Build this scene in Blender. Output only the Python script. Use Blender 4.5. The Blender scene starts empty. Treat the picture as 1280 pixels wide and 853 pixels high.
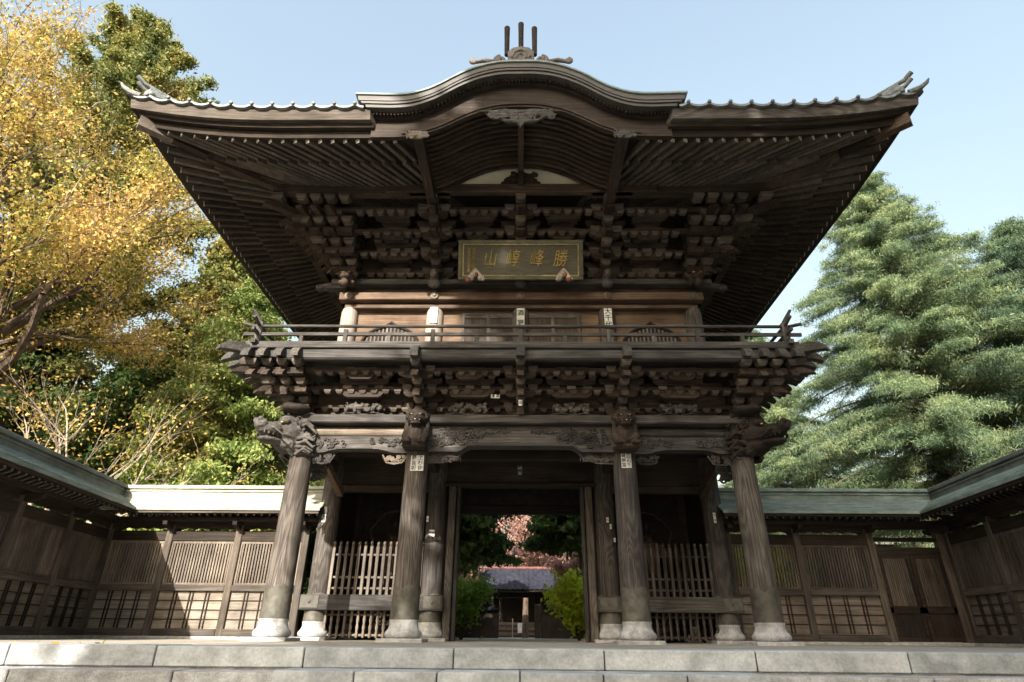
import bpy, bmesh, math, random
import numpy as np
from math import sin, cos, tan, pi, radians, sqrt, atan2
from mathutils import Vector, Matrix, Euler
random.seed(7); rng = np.random.default_rng(7)
S = bpy.context.scene; COL = S.collection

# ---------------------------------------------------------------- camera
th, yaw, roll = radians(26.55), radians(.93), radians(.5)
fw = Vector((-sin(yaw)*cos(th), cos(yaw)*cos(th), sin(th)))
rt = Vector((cos(yaw), sin(yaw), 0)); up = rt.cross(fw)
r2 = rt*cos(roll) + up*sin(roll); u2 = up*cos(roll) - rt*sin(roll)
cd = bpy.data.cameras.new('camera'); cam = bpy.data.objects.new('camera', cd); COL.objects.link(cam)
cd.sensor_width = 36; cd.sensor_fit = 'HORIZONTAL'; cd.lens = 737.6/1280*36; cd.clip_end = 3000; cd.clip_start = .05
R3 = Matrix((r2, u2, -fw)).transposed()
cam.matrix_world = Matrix.Translation((0, -11.4, .11)) @ R3.to_4x4()
S.camera = cam
# ---------------------------------------------------------------- light
SUN_EL, SUN_AZ = radians(28), radians(14.5)     # azimuth measured to the left of straight behind the camera
w = bpy.data.worlds.new('World'); S.world = w; w.use_nodes = True
nt = w.node_tree; bg = nt.nodes['Background']
sky = nt.nodes.new('ShaderNodeTexSky'); sky.sky_type = 'NISHITA'; sky.sun_disc = False
sky.sun_elevation = SUN_EL; sky.sun_rotation = pi + SUN_AZ
sky.air_density = 2.5; sky.dust_density = 8; sky.ozone_density = 4
hs = nt.nodes.new('ShaderNodeHueSaturation'); hs.inputs['Saturation'].default_value = .74
nt.links.new(sky.outputs[0], hs.inputs['Color']); nt.links.new(hs.outputs[0], bg.inputs[0]); bg.inputs[1].default_value = .15
sl = bpy.data.lights.new('sun', 'SUN'); sl.energy = 4.5; sl.angle = radians(.5); sl.color = (1, .93, .82)
so = bpy.data.objects.new('sun', sl); COL.objects.link(so)
sd = Vector((-sin(SUN_AZ)*cos(SUN_EL), -cos(SUN_AZ)*cos(SUN_EL), sin(SUN_EL)))
so.rotation_euler = sd.to_track_quat('Z', 'Y').to_euler(); so.location = sd*40
S.view_settings.view_transform = 'Standard'; S.view_settings.look = 'None'
S.view_settings.exposure = 1.5; S.view_settings.gamma = 1; S.view_settings.use_curve_mapping = False
S.cycles.max_bounces = 7; S.cycles.diffuse_bounces = 4; S.cycles.transparent_max_bounces = 4

# ---------------------------------------------------------------- materials
def newmat(name):
    m = bpy.data.materials.new(name); m.use_nodes = True
    t = m.node_tree; b = t.nodes['Principled BSDF']
    return m, t, b
def nd(t, typ, **k):
    n = t.nodes.new(typ)
    for a, v in k.items(): setattr(n, a, v)
    return n
def ramp(t, stops):
    r = t.nodes.new('ShaderNodeValToRGB'); e = r.color_ramp.elements
    while len(e) < len(stops): e.new(.5)
    for q, (p, c) in zip(e, stops): q.position = p; q.color = (*c, 1)
    return r
def mapped(t, scale, rand=True):
    tc = nd(t, 'ShaderNodeTexCoord'); mp = nd(t, 'ShaderNodeMapping'); mp.inputs['Scale'].default_value = scale
    if rand:
        oi = nd(t, 'ShaderNodeObjectInfo'); vm = nd(t, 'ShaderNodeVectorMath', operation='MULTIPLY_ADD')
        t.links.new(oi.outputs['Random'], vm.inputs[0]); vm.inputs[1].default_value = (37, 53, 71)
        t.links.new(tc.outputs['Object'], vm.inputs[2]); t.links.new(vm.outputs[0], mp.inputs[0])
    else: t.links.new(tc.outputs['Object'], mp.inputs[0])
    return mp
def noise(t, mp, scale, detail=4, rough=.55, dist=0):
    n = nd(t, 'ShaderNodeTexNoise'); n.inputs['Scale'].default_value = scale; n.inputs['Detail'].default_value = detail
    n.inputs['Roughness'].default_value = rough; n.inputs['Distortion'].default_value = dist
    t.links.new(mp.outputs[0], n.inputs['Vector']); return n
def bump(t, b, src, strength, dist=.02):
    bp = nd(t, 'ShaderNodeBump'); bp.inputs['Strength'].default_value = strength; bp.inputs['Distance'].default_value = dist
    t.links.new(src, bp.inputs['Height']); t.links.new(bp.outputs[0], b.inputs['Normal'])
def mix(t, fac, a, b, mode='MIX'):
    m = nd(t, 'ShaderNodeMix', data_type='RGBA', blend_type=mode)
    for s, v in ((m.inputs['Factor'], fac), (m.inputs['A'], a), (m.inputs['B'], b)):
        if hasattr(v, 'links') or hasattr(v, 'is_linked'): t.links.new(v, s)
        else: s.default_value = v if not isinstance(v, tuple) else (*v, 1)
    return m.outputs['Result']
_wood = {}
def wood(tone, axis):
    k = (tone, axis)
    if k in _wood: return _wood[k]
    pal = dict(dark=((.009, .007, .006), (.029, .023, .019), (.062, .050, .042)),
               brown=((.014, .011, .009), (.050, .039, .032), (.115, .092, .076)),
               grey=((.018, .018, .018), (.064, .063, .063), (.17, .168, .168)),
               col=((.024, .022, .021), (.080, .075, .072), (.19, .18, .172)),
               warm=((.045, .032, .025), (.135, .098, .073), (.225, .17, .132)),
               sunlit_col=((.20, .18, .155), (.38, .355, .32), (.52, .49, .45)),  # light tone standing in for sun on the left upper columns
               panel=((.11, .10, .09), (.25, .235, .21), (.36, .34, .31)),  # lower board tone with the sunlight painted in
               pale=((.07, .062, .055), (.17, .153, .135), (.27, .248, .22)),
               wall=((.030, .026, .023), (.090, .080, .071), (.18, .162, .145)))[tone]
    m, t, b = newmat('wood_%s_%s' % k)
    sc = {'x': (.5, 6, 6), 'y': (6, .5, 6), 'z': (6, 6, .5)}[axis]
    mp = mapped(t, sc); fine = mapped(t, tuple(v*(9 if v > 1 else 2.4) for v in sc))
    if tone == 'col': mp = mapped(t, tuple(3.4 if v > 1 else .62 for v in sc))
    n1 = noise(t, mp, .75 if tone == 'col' else .55, 1.2 if tone == 'col' else 2, .5, .6)
    ma = nd(t, 'ShaderNodeMath', operation='MULTIPLY'); t.links.new(n1.outputs[0], ma.inputs[0]); ma.inputs[1].default_value = 85 if tone == 'col' else 60
    si = nd(t, 'ShaderNodeMath', operation='SINE'); t.links.new(ma.outputs[0], si.inputs[0])
    n2 = noise(t, fine, 1.0, 5, .7)
    mb = nd(t, 'ShaderNodeMath', operation='MULTIPLY_ADD'); t.links.new(si.outputs[0], mb.inputs[0]); mb.inputs[1].default_value = .085 if tone == 'col' else .05
    t.links.new(n2.outputs[0], mb.inputs[2])
    r = ramp(t, [(.22, pal[0]), (.50, pal[1]), (.80, pal[2])]); t.links.new(mb.outputs[0], r.inputs[0])
    big = noise(t, mapped(t, (1, 1, 1)), 1.3, 5, .6)
    rb = ramp(t, [(.35, (.62, .58, .56)), (.62, (1.12, 1.1, 1.08))]); t.links.new(big.outputs[0], rb.inputs[0])
    c = mix(t, 1.0, r.outputs[0], rb.outputs[0], 'MULTIPLY')
    oi = nd(t, 'ShaderNodeObjectInfo'); rr = ramp(t, [(0, (.72, .72, .74)), (1, (1.22, 1.16, 1.08))])
    t.links.new(oi.outputs['Random'], rr.inputs[0]); c = mix(t, 1.0, c, rr.outputs[0], 'MULTIPLY')
    gi = nd(t, 'ShaderNodeNewGeometry'); ri = ramp(t, [(0, (.74, .74, .76)), (1, (1.2, 1.18, 1.14))])
    t.links.new(gi.outputs['Random Per Island'], ri.inputs[0]); c = mix(t, 1.0, c, ri.outputs[0], 'MULTIPLY')
    t.links.new(c, b.inputs['Base Color']); b.inputs['Roughness'].default_value = .78
    b.inputs['Specular IOR Level'].default_value = .25
    bump(t, b, mb.outputs[0], .55, .012)
    _wood[k] = m; return m
def simple(name, c1, c2, scale=8, rough=.7, bumps=.3, metal=0, stretch=(1, 1, 1), spec=.4, stain=0):
    m, t, b = newmat(name); mp = mapped(t, stretch)
    n = noise(t, mp, scale, 6, .62); r = ramp(t, [(.33, c1), (.66, c2)]); t.links.new(n.outputs[0], r.inputs[0])
    n3 = noise(t, mapped(t, (1, 1, 1)), scale*.13, 3); r3 = ramp(t, [(.35, (.7, .7, .7)), (.65, (1.12, 1.12, 1.12))]); t.links.new(n3.outputs[0], r3.inputs[0])
    c = mix(t, 1., r.outputs[0], r3.outputs[0], 'MULTIPLY')
    gi = nd(t, 'ShaderNodeNewGeometry'); ri = ramp(t, [(0, (.80, .80, .81)), (1, (1.1, 1.09, 1.07))])
    t.links.new(gi.outputs['Random Per Island'], ri.inputs[0]); c = mix(t, 1.0, c, ri.outputs[0], 'MULTIPLY')
    if stain:
        ns = noise(t, mapped(t, (1.2, 1.2, 3.5)), 1.1, 8, .72, .5); rs = ramp(t, [(.38, (.48, .46, .43)), (.52, (1, 1, 1))]); t.links.new(ns.outputs[0], rs.inputs[0])
        c = mix(t, stain, c, rs.outputs[0], 'MULTIPLY')
    t.links.new(c, b.inputs['Base Color'])
    b.inputs['Roughness'].default_value = rough; b.inputs['Metallic'].default_value = metal; b.inputs['Specular IOR Level'].default_value = spec
    if bumps: bump(t, b, n.outputs[0], bumps, .01)
    return m
GRANITE = simple('granite', (.36, .365, .375), (.58, .585, .59), 60, .8, .35, stain=.5)
GRANITE2 = simple('step_granite', (.42, .45, .465), (.57, .595, .61), 38, .8, .2, stain=.3)
JOINT = simple('stone_joint', (.03, .03, .03), (.06, .06, .06), 20, .9, .2)
PAVE = simple('paving', (.30, .27, .23), (.45, .41, .35), 14, .85, .3)
COPPER = simple('copper_roof', (.13, .18, .17), (.28, .35, .33), 3.5, .55, .2, 0, (1, 5, 1), stain=.5)
COPPER_F = simple('copper_fascia', (.032, .029, .027), (.075, .068, .062), 3, .5, .15, 0, (1, 1, 9))
TILE = simple('roof_tile', (.09, .10, .10), (.23, .25, .25), 9, .5, .25)
BRONZE = simple('bronze_shoe', (.052, .050, .041), (.120, .113, .094), 7, .55, .2)
PLASTER = simple('plaster', (.62, .60, .47), (.74, .71, .58), 3, .9, .1)
PAPER = simple('paper', (.6, .6, .58), (.82, .82, .8), 20, .9, 0)
INK = simple('ink', (.01, .01, .01), (.02, .02, .02), 20, .9, 0)
GOLD = simple('gold_leaf', (.24, .17, .04), (.50, .37, .11), 25, .42, .2, .55)
GOLDDARK = simple('gilt_frame', (.20, .17, .07), (.42, .36, .16), 9, .5, .2, .3)
BOARD = simple('sign_board', (.06, .055, .04), (.13, .12, .085), 5, .7, .2, 0, (1, 1, 8))
REDPAINT = simple('faded_red', (.16, .06, .035), (.32, .14, .08), 20, .7, .2)
WHITEP = simple('white_paint', (.55, .53, .5), (.8, .79, .76), 20, .7, .1)
DARKIN = simple('near_black_wood', (.012, .010, .008), (.035, .028, .022), 6, .85, .2)  # very dark wood for rooms, soffits and window backs
GROUND = simple('earth', (.16, .13, .09), (.30, .25, .18), 3, .95, .3)
BARK = simple('bark', (.05, .035, .025), (.15, .11, .08), 9, .95, .6, 0, (1, 1, .25))
PALEBARK = simple('pale_bark', (.22, .18, .14), (.42, .36, .30), 9, .9, .4, 0, (1, 1, .3))
SLATE = simple('inner_gate_tile', (.014, .015, .022), (.035, .037, .055), 6, .9, .2, spec=.1)

def leafmat(name, cols, trans=.35):
    m, t, b = newmat(name)
    g = nd(t, 'ShaderNodeNewGeometry'); n = noise(t, mapped(t, (1, 1, 1)), .55, 3)
    mb = nd(t, 'ShaderNodeMath', operation='MULTIPLY_ADD'); t.links.new(g.outputs['Random Per Island'], mb.inputs[0]); mb.inputs[1].default_value = .5
    mb2 = nd(t, 'ShaderNodeMath', operation='MULTIPLY_ADD'); t.links.new(n.outputs[0], mb2.inputs[0]); mb2.inputs[1].default_value = 1.6; mb2.inputs[2].default_value = -.55
    t.links.new(mb2.outputs[0], mb.inputs[2])
    r = ramp(t, [(i/(len(cols)-1), c) for i, c in enumerate(cols)]); t.links.new(mb.outputs[0], r.inputs[0])
    t.links.new(r.outputs[0], b.inputs['Base Color']); b.inputs['Roughness'].default_value = .55; b.inputs['Specular IOR Level'].default_value = .25
    tr = nd(t, 'ShaderNodeBsdfTranslucent'); t.links.new(r.outputs[0], tr.inputs[0])
    ms = nd(t, 'ShaderNodeMixShader'); ms.inputs[0].default_value = trans
    t.links.new(b.outputs[0], ms.inputs[1]); t.links.new(tr.outputs[0], ms.inputs[2])
    t.links.new(ms.outputs[0], t.nodes['Material Output'].inputs[0]); return m
L_YEL = leafmat('yellow_leaves', [(.09, .12, .03), (.24, .23, .05), (.49, .36, .09), (.58, .40, .14), (.45, .28, .14)])
L_SUGI = leafmat('cedar_leaves', [(.07, .12, .03), (.17, .245, .06), (.29, .36, .11), (.37, .37, .13), (.36, .19, .08)])
L_OLIVE = leafmat('olive_leaves', [(.06, .09, .03), (.15, .18, .055), (.27, .27, .085), (.42, .26, .08)])
L_DARK = leafmat('dark_leaves', [(.025, .045, .015), (.055, .095, .025), (.10, .16, .04)])
L_DEO = leafmat('deodar_leaves', [(.03, .065, .04), (.09, .145, .078), (.19, .25, .125), (.33, .375, .185)])
L_DEO2 = leafmat('deodar_dark_leaves', [(.03, .065, .04), (.075, .125, .075), (.14, .20, .11)])
L_LIME = leafmat('lime_leaves', [(.26, .34, .03), (.48, .56, .04), (.66, .66, .08)], .5)
L_GREEN = leafmat('shrub_leaves', [(.09, .17, .03), (.20, .33, .05), (.36, .44, .08)], .4)
L_PINK = leafmat('maple_leaves', [(.28, .12, .09), (.44, .27, .22), (.54, .40, .34)], .5)

# ---------------------------------------------------------------- mesh helpers
class MB:
    def __init__(s): s.v = []; s.f = []
    def add(s, vs, fs, M=None):
        o = len(s.v)
        for p in vs:
            p = Vector(p)
            if M is not None: p = M @ p
            s.v.append(p)
        s.f += [tuple(i+o for i in q) for q in fs]; return s
    def box(s, c, d, M=None, ch=0):
        x, y, z = c; a, b, h = (k/2 for k in d)
        if ch <= 0:
            vs = [(x+i*a, y+j*b, z+k*h) for i in (-1, 1) for j in (-1, 1) for k in (-1, 1)]
            return s.add(vs, [(0, 1, 3, 2), (4, 6, 7, 5), (0, 4, 5, 1), (2, 3, 7, 6), (0, 2, 6, 4), (1, 5, 7, 3)], M)
        bm = bmesh.new(); bmesh.ops.create_cube(bm, size=1)
        for v in bm.verts: v.co = Vector((x+v.co.x*2*a, y+v.co.y*2*b, z+v.co.z*2*h))
        bmesh.ops.bevel(bm, geom=bm.edges[:], offset=min(ch, min(a, b, h)*.9), segments=1, affect='EDGES', profile=.5)
        bm.verts.index_update()
        s.add([v.co.copy() for v in bm.verts], [tuple(v.index for v in f.verts) for f in bm.faces], M); bm.free(); return s
    def span(s, p, q, M=None, ch=0):
        return s.box([(a+b)/2 for a, b in zip(p, q)], [abs(a-b) for a, b in zip(p, q)], M, ch)
    def beam(s, p, q, wd, ht, ch=0, w2=None, h2=None):      # a bar from p to q
        p, q = Vector(p), Vector(q); d = q-p; L = d.length; d.normalize()
        sx = d.cross(Vector((0, 0, 1)));
        if sx.length < 1e-4: sx = Vector((1, 0, 0))
        sx.normalize(); uz = sx.cross(d)
        w2 = w2 or wd; h2 = h2 or ht
        vs = []
        for P, a, b in ((p, wd/2, ht/2), (q, w2/2, h2/2)):
            for i, j in ((-1, -1), (1, -1), (1, 1), (-1, 1)): vs.append(P+sx*i*a+uz*j*b)
        return s.add(vs, [(3, 2, 1, 0), (4, 5, 6, 7), (0, 1, 5, 4), (1, 2, 6, 5), (2, 3, 7, 6), (3, 0, 4, 7)])
    def tube(s, pts, rad, n=8, cap=True):
        pts = [Vector(p) for p in pts]
        if not hasattr(rad, '__len__'): rad = [rad]*len(pts)
        o = len(s.v); prev = None
        for i, p in enumerate(pts):
            d = (pts[min(i+1, len(pts)-1)]-pts[max(i-1, 0)])
            if d.length < 1e-9: d = Vector((0, 0, 1))
            d.normalize()
            if prev is None:
                a = d.cross(Vector((0, 0, 1)));
                if a.length < .05: a = d.cross(Vector((1, 0, 0)))
            else:
                a = prev - d*prev.dot(d)
                if a.length < 1e-5: a = d.orthogonal()
            a.normalize(); prev = a; b = d.cross(a)
            for k in range(n):
                t = 2*pi*k/n; s.v.append(p+(a*cos(t)+b*sin(t))*rad[i])
        for i in range(len(pts)-1):
            for k in range(n):
                k2 = (k+1) % n; s.f.append((o+i*n+k, o+i*n+k2, o+(i+1)*n+k2, o+(i+1)*n+k))
        if cap:
            s.f.append(tuple(o+k for k in reversed(range(n)))); s.f.append(tuple(o+(len(pts)-1)*n+k for k in range(n)))
        return s
    def lathe(s, prof, c=(0, 0, 0), n=32, M=None):
        o = []; fs = []
        for r, z in prof:
            for k in range(n):
                t = 2*pi*k/n; o.append((c[0]+r*cos(t), c[1]+r*sin(t), c[2]+z))
        m = len(prof)
        for i in range(m-1):
            for k in range(n):
                k2 = (k+1) % n; fs.append((i*n+k, i*n+k2, (i+1)*n+k2, (i+1)*n+k))
        fs.append(tuple(reversed(range(n)))); fs.append(tuple((m-1)*n+k for k in range(n)))
        return s.add(o, fs, M)
    def prism(s, poly, y0, y1, M=None):                      # polygon in x,z extruded along y (strip triangulated by n-gon)
        n = len(poly); vs = [(x, y0, z) for x, z in poly]+[(x, y1, z) for x, z in poly]
        fs = [tuple(range(n)), tuple(reversed(range(n, 2*n)))]+[(i, i+n, (i+1) % n+n, (i+1) % n) for i in range(n)]
        return s.add(vs, fs, M)
    def strip(s, top, bot, y0, y1, M=None):                  # band between two x,z curves, extruded along y, all quads
        n = len(top); vs = []
        for y in (y0, y1):
            vs += [(x, y, z) for x, z in top]+[(x, y, z) for x, z in bot]
        fs = []
        for i in range(n-1):
            a, b, c, d = i, i+1, n+i+1, n+i; e = 2*n
            fs += [(d, c, b, a), (a+e, b+e, c+e, d+e), (a, b, b+e, a+e), (c, d, d+e, c+e)]
        fs += [(0, n, 3*n, 2*n), (n-1, 3*n-1, 4*n-1, 2*n-1)]
        fs[-2] = (0, 2*n, 3*n, n); fs[-1] = (n-1, 2*n-1, 4*n-1, 3*n-1)[::-1]
        return s.add(vs, fs, M)
    def blob(s, c, r, M=None, sub=2):
        bm = bmesh.new(); bmesh.ops.create_icosphere(bm, subdivisions=sub, radius=1)
        bm.verts.index_update()
        vs = [(c[0]+v.co.x*r[0], c[1]+v.co.y*r[1], c[2]+v.co.z*r[2]) for v in bm.verts]
        s.add(vs, [tuple(v.index for v in f.verts) for f in bm.faces], M); bm.free(); return s
    def mesh(s, name, mat, smooth=False):
        me = bpy.data.meshes.new(name); me.from_pydata([tuple(v) for v in s.v], [], s.f); me.materials.append(mat)
        if smooth:
            me.polygons.foreach_set('use_smooth', [True]*len(me.polygons))
            if smooth != 'all':
                try: me.set_sharp_from_angle(angle=radians(40))
                except Exception: pass
        me.update(); return me
    def obj(s, name, mat, parent=None, smooth=False, keep=False):
        """world-space vertices; origin moved to the middle of the bottom"""
        lo = Vector([min(v[i] for v in s.v) for i in range(3)]); hi = Vector([max(v[i] for v in s.v) for i in range(3)])
        o = Vector(((lo.x+hi.x)/2, (lo.y+hi.y)/2, lo.z))
        if keep: o = Vector((0, 0, 0))
        for v in s.v: v -= o
        ob = bpy.data.objects.new(name, s.mesh(name, mat, smooth)); COL.objects.link(ob)
        for v in s.v: v += o
        if parent is not None:
            ob.parent = parent; ob.location = o-wloc(parent)
        else: ob.location = o
        return ob
def wloc(o):
    p = Vector((0, 0, 0))
    while o is not None: p += o.location; o = o.parent
    return p
def tag(o, label=None, cat=None, group=None, kind=None):
    for k, v in (('label', label), ('category', cat), ('group', group), ('kind', kind)):
        if v: o[k] = v
    return o
def empty(name, loc, label, cat, group=None):
    o = bpy.data.objects.new(name, None); o.empty_display_size = .2; COL.objects.link(o); o.location = loc
    return tag(o, label, cat, group)
def put(name, me, parent, loc, rot=(0, 0, 0), scale=(1, 1, 1)):
    o = bpy.data.objects.new(name, me); COL.objects.link(o)
    if parent is not None: o.parent = parent; o.location = Vector(loc)-wloc(parent)
    else: o.location = loc
    o.rotation_euler = rot; o.scale = scale; return o
def carved(name, mb, mat, parent, voxel=.014, smooth=2, loc=None):
    """fuse overlapping lumps into one continuous carved surface"""
    o = mb.obj(name, mat, parent)
    m = o.modifiers.new('r', 'REMESH'); m.mode = 'VOXEL'; m.voxel_size = voxel; m.use_smooth_shade = True
    if smooth:
        q = o.modifiers.new('s', 'SMOOTH'); q.iterations = smooth; q.factor = .5
    return o
def baked(o):
    dg = bpy.context.evaluated_depsgraph_get(); me = bpy.data.meshes.new_from_object(o.evaluated_get(dg))
    o.modifiers.clear(); o.data = me; return o
def spiral(c, r, turns, sgn=1, a0=0, n=22, y=0, grow=1):
    pts = []; 
    for i in range(n):
        t = i/(n-1); rr = r*(1-.88*t); a = a0+sgn*turns*2*pi*t
        pts.append((c[0]+rr*cos(a), y-.012*t, c[1]+rr*sin(a)))
    return pts
def scrolls(mb, x0, x1, z0, z1, y, n, r=(.03, .07), rad=.011, seed=0, flower=True):
    rd = random.Random(seed)
    for i in range(n):
        cx, cz = rd.uniform(x0, x1), rd.uniform(z0, z1); rr = rd.uniform(*r)
        p = spiral((cx, cz), rr, rd.uniform(.9, 1.6), rd.choice((-1, 1)), rd.uniform(0, 6.3), 16, y-rd.uniform(0, .02))
        mb.tube(p, [rad*(1.25-.5*k/15) for k in range(16)], 5)
        if flower and rd.random() < .5:     # a leaf-like lobe
            a = rd.uniform(0, 6.3); mb.blob((cx+rr*cos(a), y-.008, cz+rr*sin(a)), (rr*.5, .022, rr*.28), None, 1)
def flower(mb, cx, cz, y, R):
    for ring, (n, rr) in enumerate(((9, R), (7, R*.66), (5, R*.36))):
        for k in range(n):
            a = 2*pi*k/n+ring*.4
            mb.blob((cx+rr*cos(a), y-.012*ring, cz+rr*sin(a)), (R*.22, .03, R*.22), None, 1)
    mb.blob((cx, y-.045, cz), (R*.16, .03, R*.16), None, 1)

# ---------------------------------------------------------------- ground, platform, steps (the setting)
def struct(o): o['kind'] = 'structure'; return o
g = MB(); g.box((0, 60.8, -.25), (400, 130.4, .4)); struct(g.obj('ground', GROUND))
g = MB(); g.box((0, -105, -1.5), (400, 199.4, .2)); struct(g.obj('forecourt', simple('forecourt_stone', (.36, .33, .28), (.50, .46, .40), 9, .9, .3)))
g = MB(); g.box((0, 20.55, -.05), (26, 50.3, .092)); struct(g.obj('platform_floor', PAVE))
# coping course: separate dressed blocks with dark joints
def course(name, z0, z1, y0, y1, xs, mat, tilt=0):
    g = MB(); rd = random.Random(int(xs[0]*10)+3)
    for a, b in zip(xs[:-1], xs[1:]):
        g.span((a+.006, y0+rd.uniform(-.003, .003), z0), (b-.006, y1, z1+rd.uniform(-.003, .003)), None, .008)
    struct(g.obj(name, mat))
    j = MB(); j.span((xs[0]+.02, y0+.02, z0-.002), (xs[-1]-.02, y1-.02, z1-.015)); struct(j.obj(name+'_joints', JOINT))
xs = [-13+1.38*i for i in range(20)]; course('platform_edge', -.165, .004, -5.28, -4.6, [x-.03 for x in xs], GRANITE2)
g = MB(); g.box((0, -4.9, -.85), (26, .7, 1.36)); struct(g.obj('platform_side', GRANITE))
course('lower_step_left', -.36, -.185, -5.62, -5.2, [-13+1.43*i for i in range(8)]+[-2.12], GRANITE)
course('lower_step_right', -.36, -.185, -5.62, -5.2, [2.12]+[3.5+1.4*i for i in range(8)], GRANITE)
for k in range(7):
    course('stair_step', -.33-.165*k, -.168-.165*k, -5.72-.33*k, -5.2-.33*k+.02, [-2.1+.7*i for i in range(7)], GRANITE2)
for sx in (-1, 1):
    for k in range(1, 7):
        course('stone_course', -.36-.175*k, -.188-.175*k, -5.62-.30*k, -5.2-.30*k, [sx*2.12, sx*3.6, sx*5.0, sx*6.4, sx*7.8, sx*9.2, sx*10.6][::sx], GRANITE)

# ---------------------------------------------------------------- the gate
GX, GY = (-4.32, -2.03, 2.03, 4.32), 0.0
gate = empty('temple_gate', (0, 2.3, 0), 'large two storey wooden temple gate with sweeping eaves standing on the stone platform', 'temple gate')
D, G, B, C_, WM, PL = (lambda a: wood('dark', a)), (lambda a: wood('grey', a)), (lambda a: wood('brown', a)), (lambda a: wood('col', a)), (lambda a: wood('warm', a)), (lambda a: wood('pale', a))

def text(s, size, mat, parent, loc, rot=(pi/2, 0, 0), ext=.002, shear=0, name='lettering', vert=False, offset=0):
    cu = bpy.data.curves.new(name, 'FONT'); cu.body = s; cu.size = size; cu.extrude = ext; cu.align_x = 'CENTER'; cu.align_y = 'CENTER'; cu.shear = shear
    cu.offset = offset
    if vert: cu.body = '\n'.join(s); cu.space_line = .8
    o = bpy.data.objects.new(name, cu); COL.objects.link(o)
    dg = bpy.context.evaluated_depsgraph_get(); me = bpy.data.meshes.new_from_object(o.evaluated_get(dg))
    bpy.data.objects.remove(o); me.materials.clear(); me.materials.append(mat)
    q = bpy.data.objects.new(name, me); COL.objects.link(q)
    if parent is not None: q.parent = parent; q.location = Vector(loc)-wloc(parent)
    else: q.location = loc
    q.rotation_euler = rot; return q
def slip(parent, cx, cz, yf, wd, ht, words, mat=PAPER):
    g = MB(); g.span((cx-wd/2, yf-.006, cz-ht/2), (cx+wd/2, yf+.004, cz+ht/2)); p = g.obj('paper_slip', mat, parent)
    n = len(words)
    for i, wds in enumerate(words):
        x = cx+wd*((n-1)/2-i)/n
        sz = min(wd/n*.92, ht/len(wds)*.98)
        for j, chx in enumerate(wds):
            z = cz+ht*((len(wds)-1)/2-j)/len(wds)
            text(chx, sz, INK, parent, (x, yf-.008, z), offset=sz*.012)
    return p

def column(x, y, h, r0, r1, mat, stone=True, shoe=True, top=.86):
    g = MB(); prof = []
    zb = .33
    for i in range(15):
        t = i/14; prof.append((r0+(r1-r0)*t**1.2+.006*sin(pi*t), zb+(h-zb)*t))
    g.lathe(prof, (x, y, 0), 36); c = g.obj('column', mat, gate, True)
    if stone:
        s = MB(); s.lathe([(q*r0/.235, z_) for q, z_ in ((.26, .05), (.292, .062), (.318, .09), (.322, .125), (.312, .155), (.280, .185), (.256, .225), (.246, .27), (.246, .30), (.256, .33), (.256, .345))], (x, y, 0), 36)
        s.obj('stone_base', GRANITE, c, True)
        s = MB(); s.span((x-.39, y-.39, -.02), (x+.39, y+.39, .055), None, .012); s.obj('plinth_slab', GRANITE, c)
    if shoe:
        s = MB(); n = 48; vs = []; fs = []
        for i, (dr, z) in enumerate(((.012, .335), (.016, .36), (.012, .40), (.011, .72), (.008, top))):
            for k in range(n):
                t = 2*pi*k/n; zz = z+(abs(sin(2*t+.6))**.7*.10-.06 if i == 4 else 0)
                rr = r0+(r1-r0)*(zz-.33)/(h-.33)+.006*sin(pi*(zz-.33)/(h-.33))+dr
                vs.append((x+rr*cos(t), y+rr*sin(t), zz))
        for i in range(4):
            for k in range(n): fs.append((i*n+k, i*n+(k+1) % n, (i+1)*n+(k+1) % n, (i+1)*n+k))
        s.add(vs, fs); s.obj('column_shoe', BRONZE, c, True)
    return c
front = [column(x, 0, 4.0, .235, .205, C_('z')) for x in GX]
mid = [column(x, 2.3, 3.9, .225, .205, C_('z')) for x in (-4.33, -1.90, 1.90, 4.33)]
rear = [column(x, 4.6, 3.9, .225, .205, B('z')) for x in (-4.33, -1.90, 1.90, 4.33)]
slip(front[1], -1.985, 3.07, -.222, .25, .30, ['上杉佐', '藤宮城'])
slip(front[2], 2.03, 3.13, -.222, .19, .27, ['白石千', '崎野葉'])
slip(mid[0], -4.38, 2.42, 2.08, .08, .16, ['佐藤']); slip(mid[3], 4.30, 2.48, 2.08, .055, .22, ['千代'])
slip(mid[1], -1.95, 2.12, 2.08, .12, .14, ['奉', '納']); slip(mid[1], -2.06, 2.42, 2.09, .05, .12, ['山'])
slip(mid[2], 1.93, 2.42, 2.08, .05, .11, ['大']); slip(mid[2], 1.99, 2.28, 2.08, .04, .10, ['小']); slip(mid[2], 2.06, 2.0, 2.09, .04, .09, ['一'])

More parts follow.
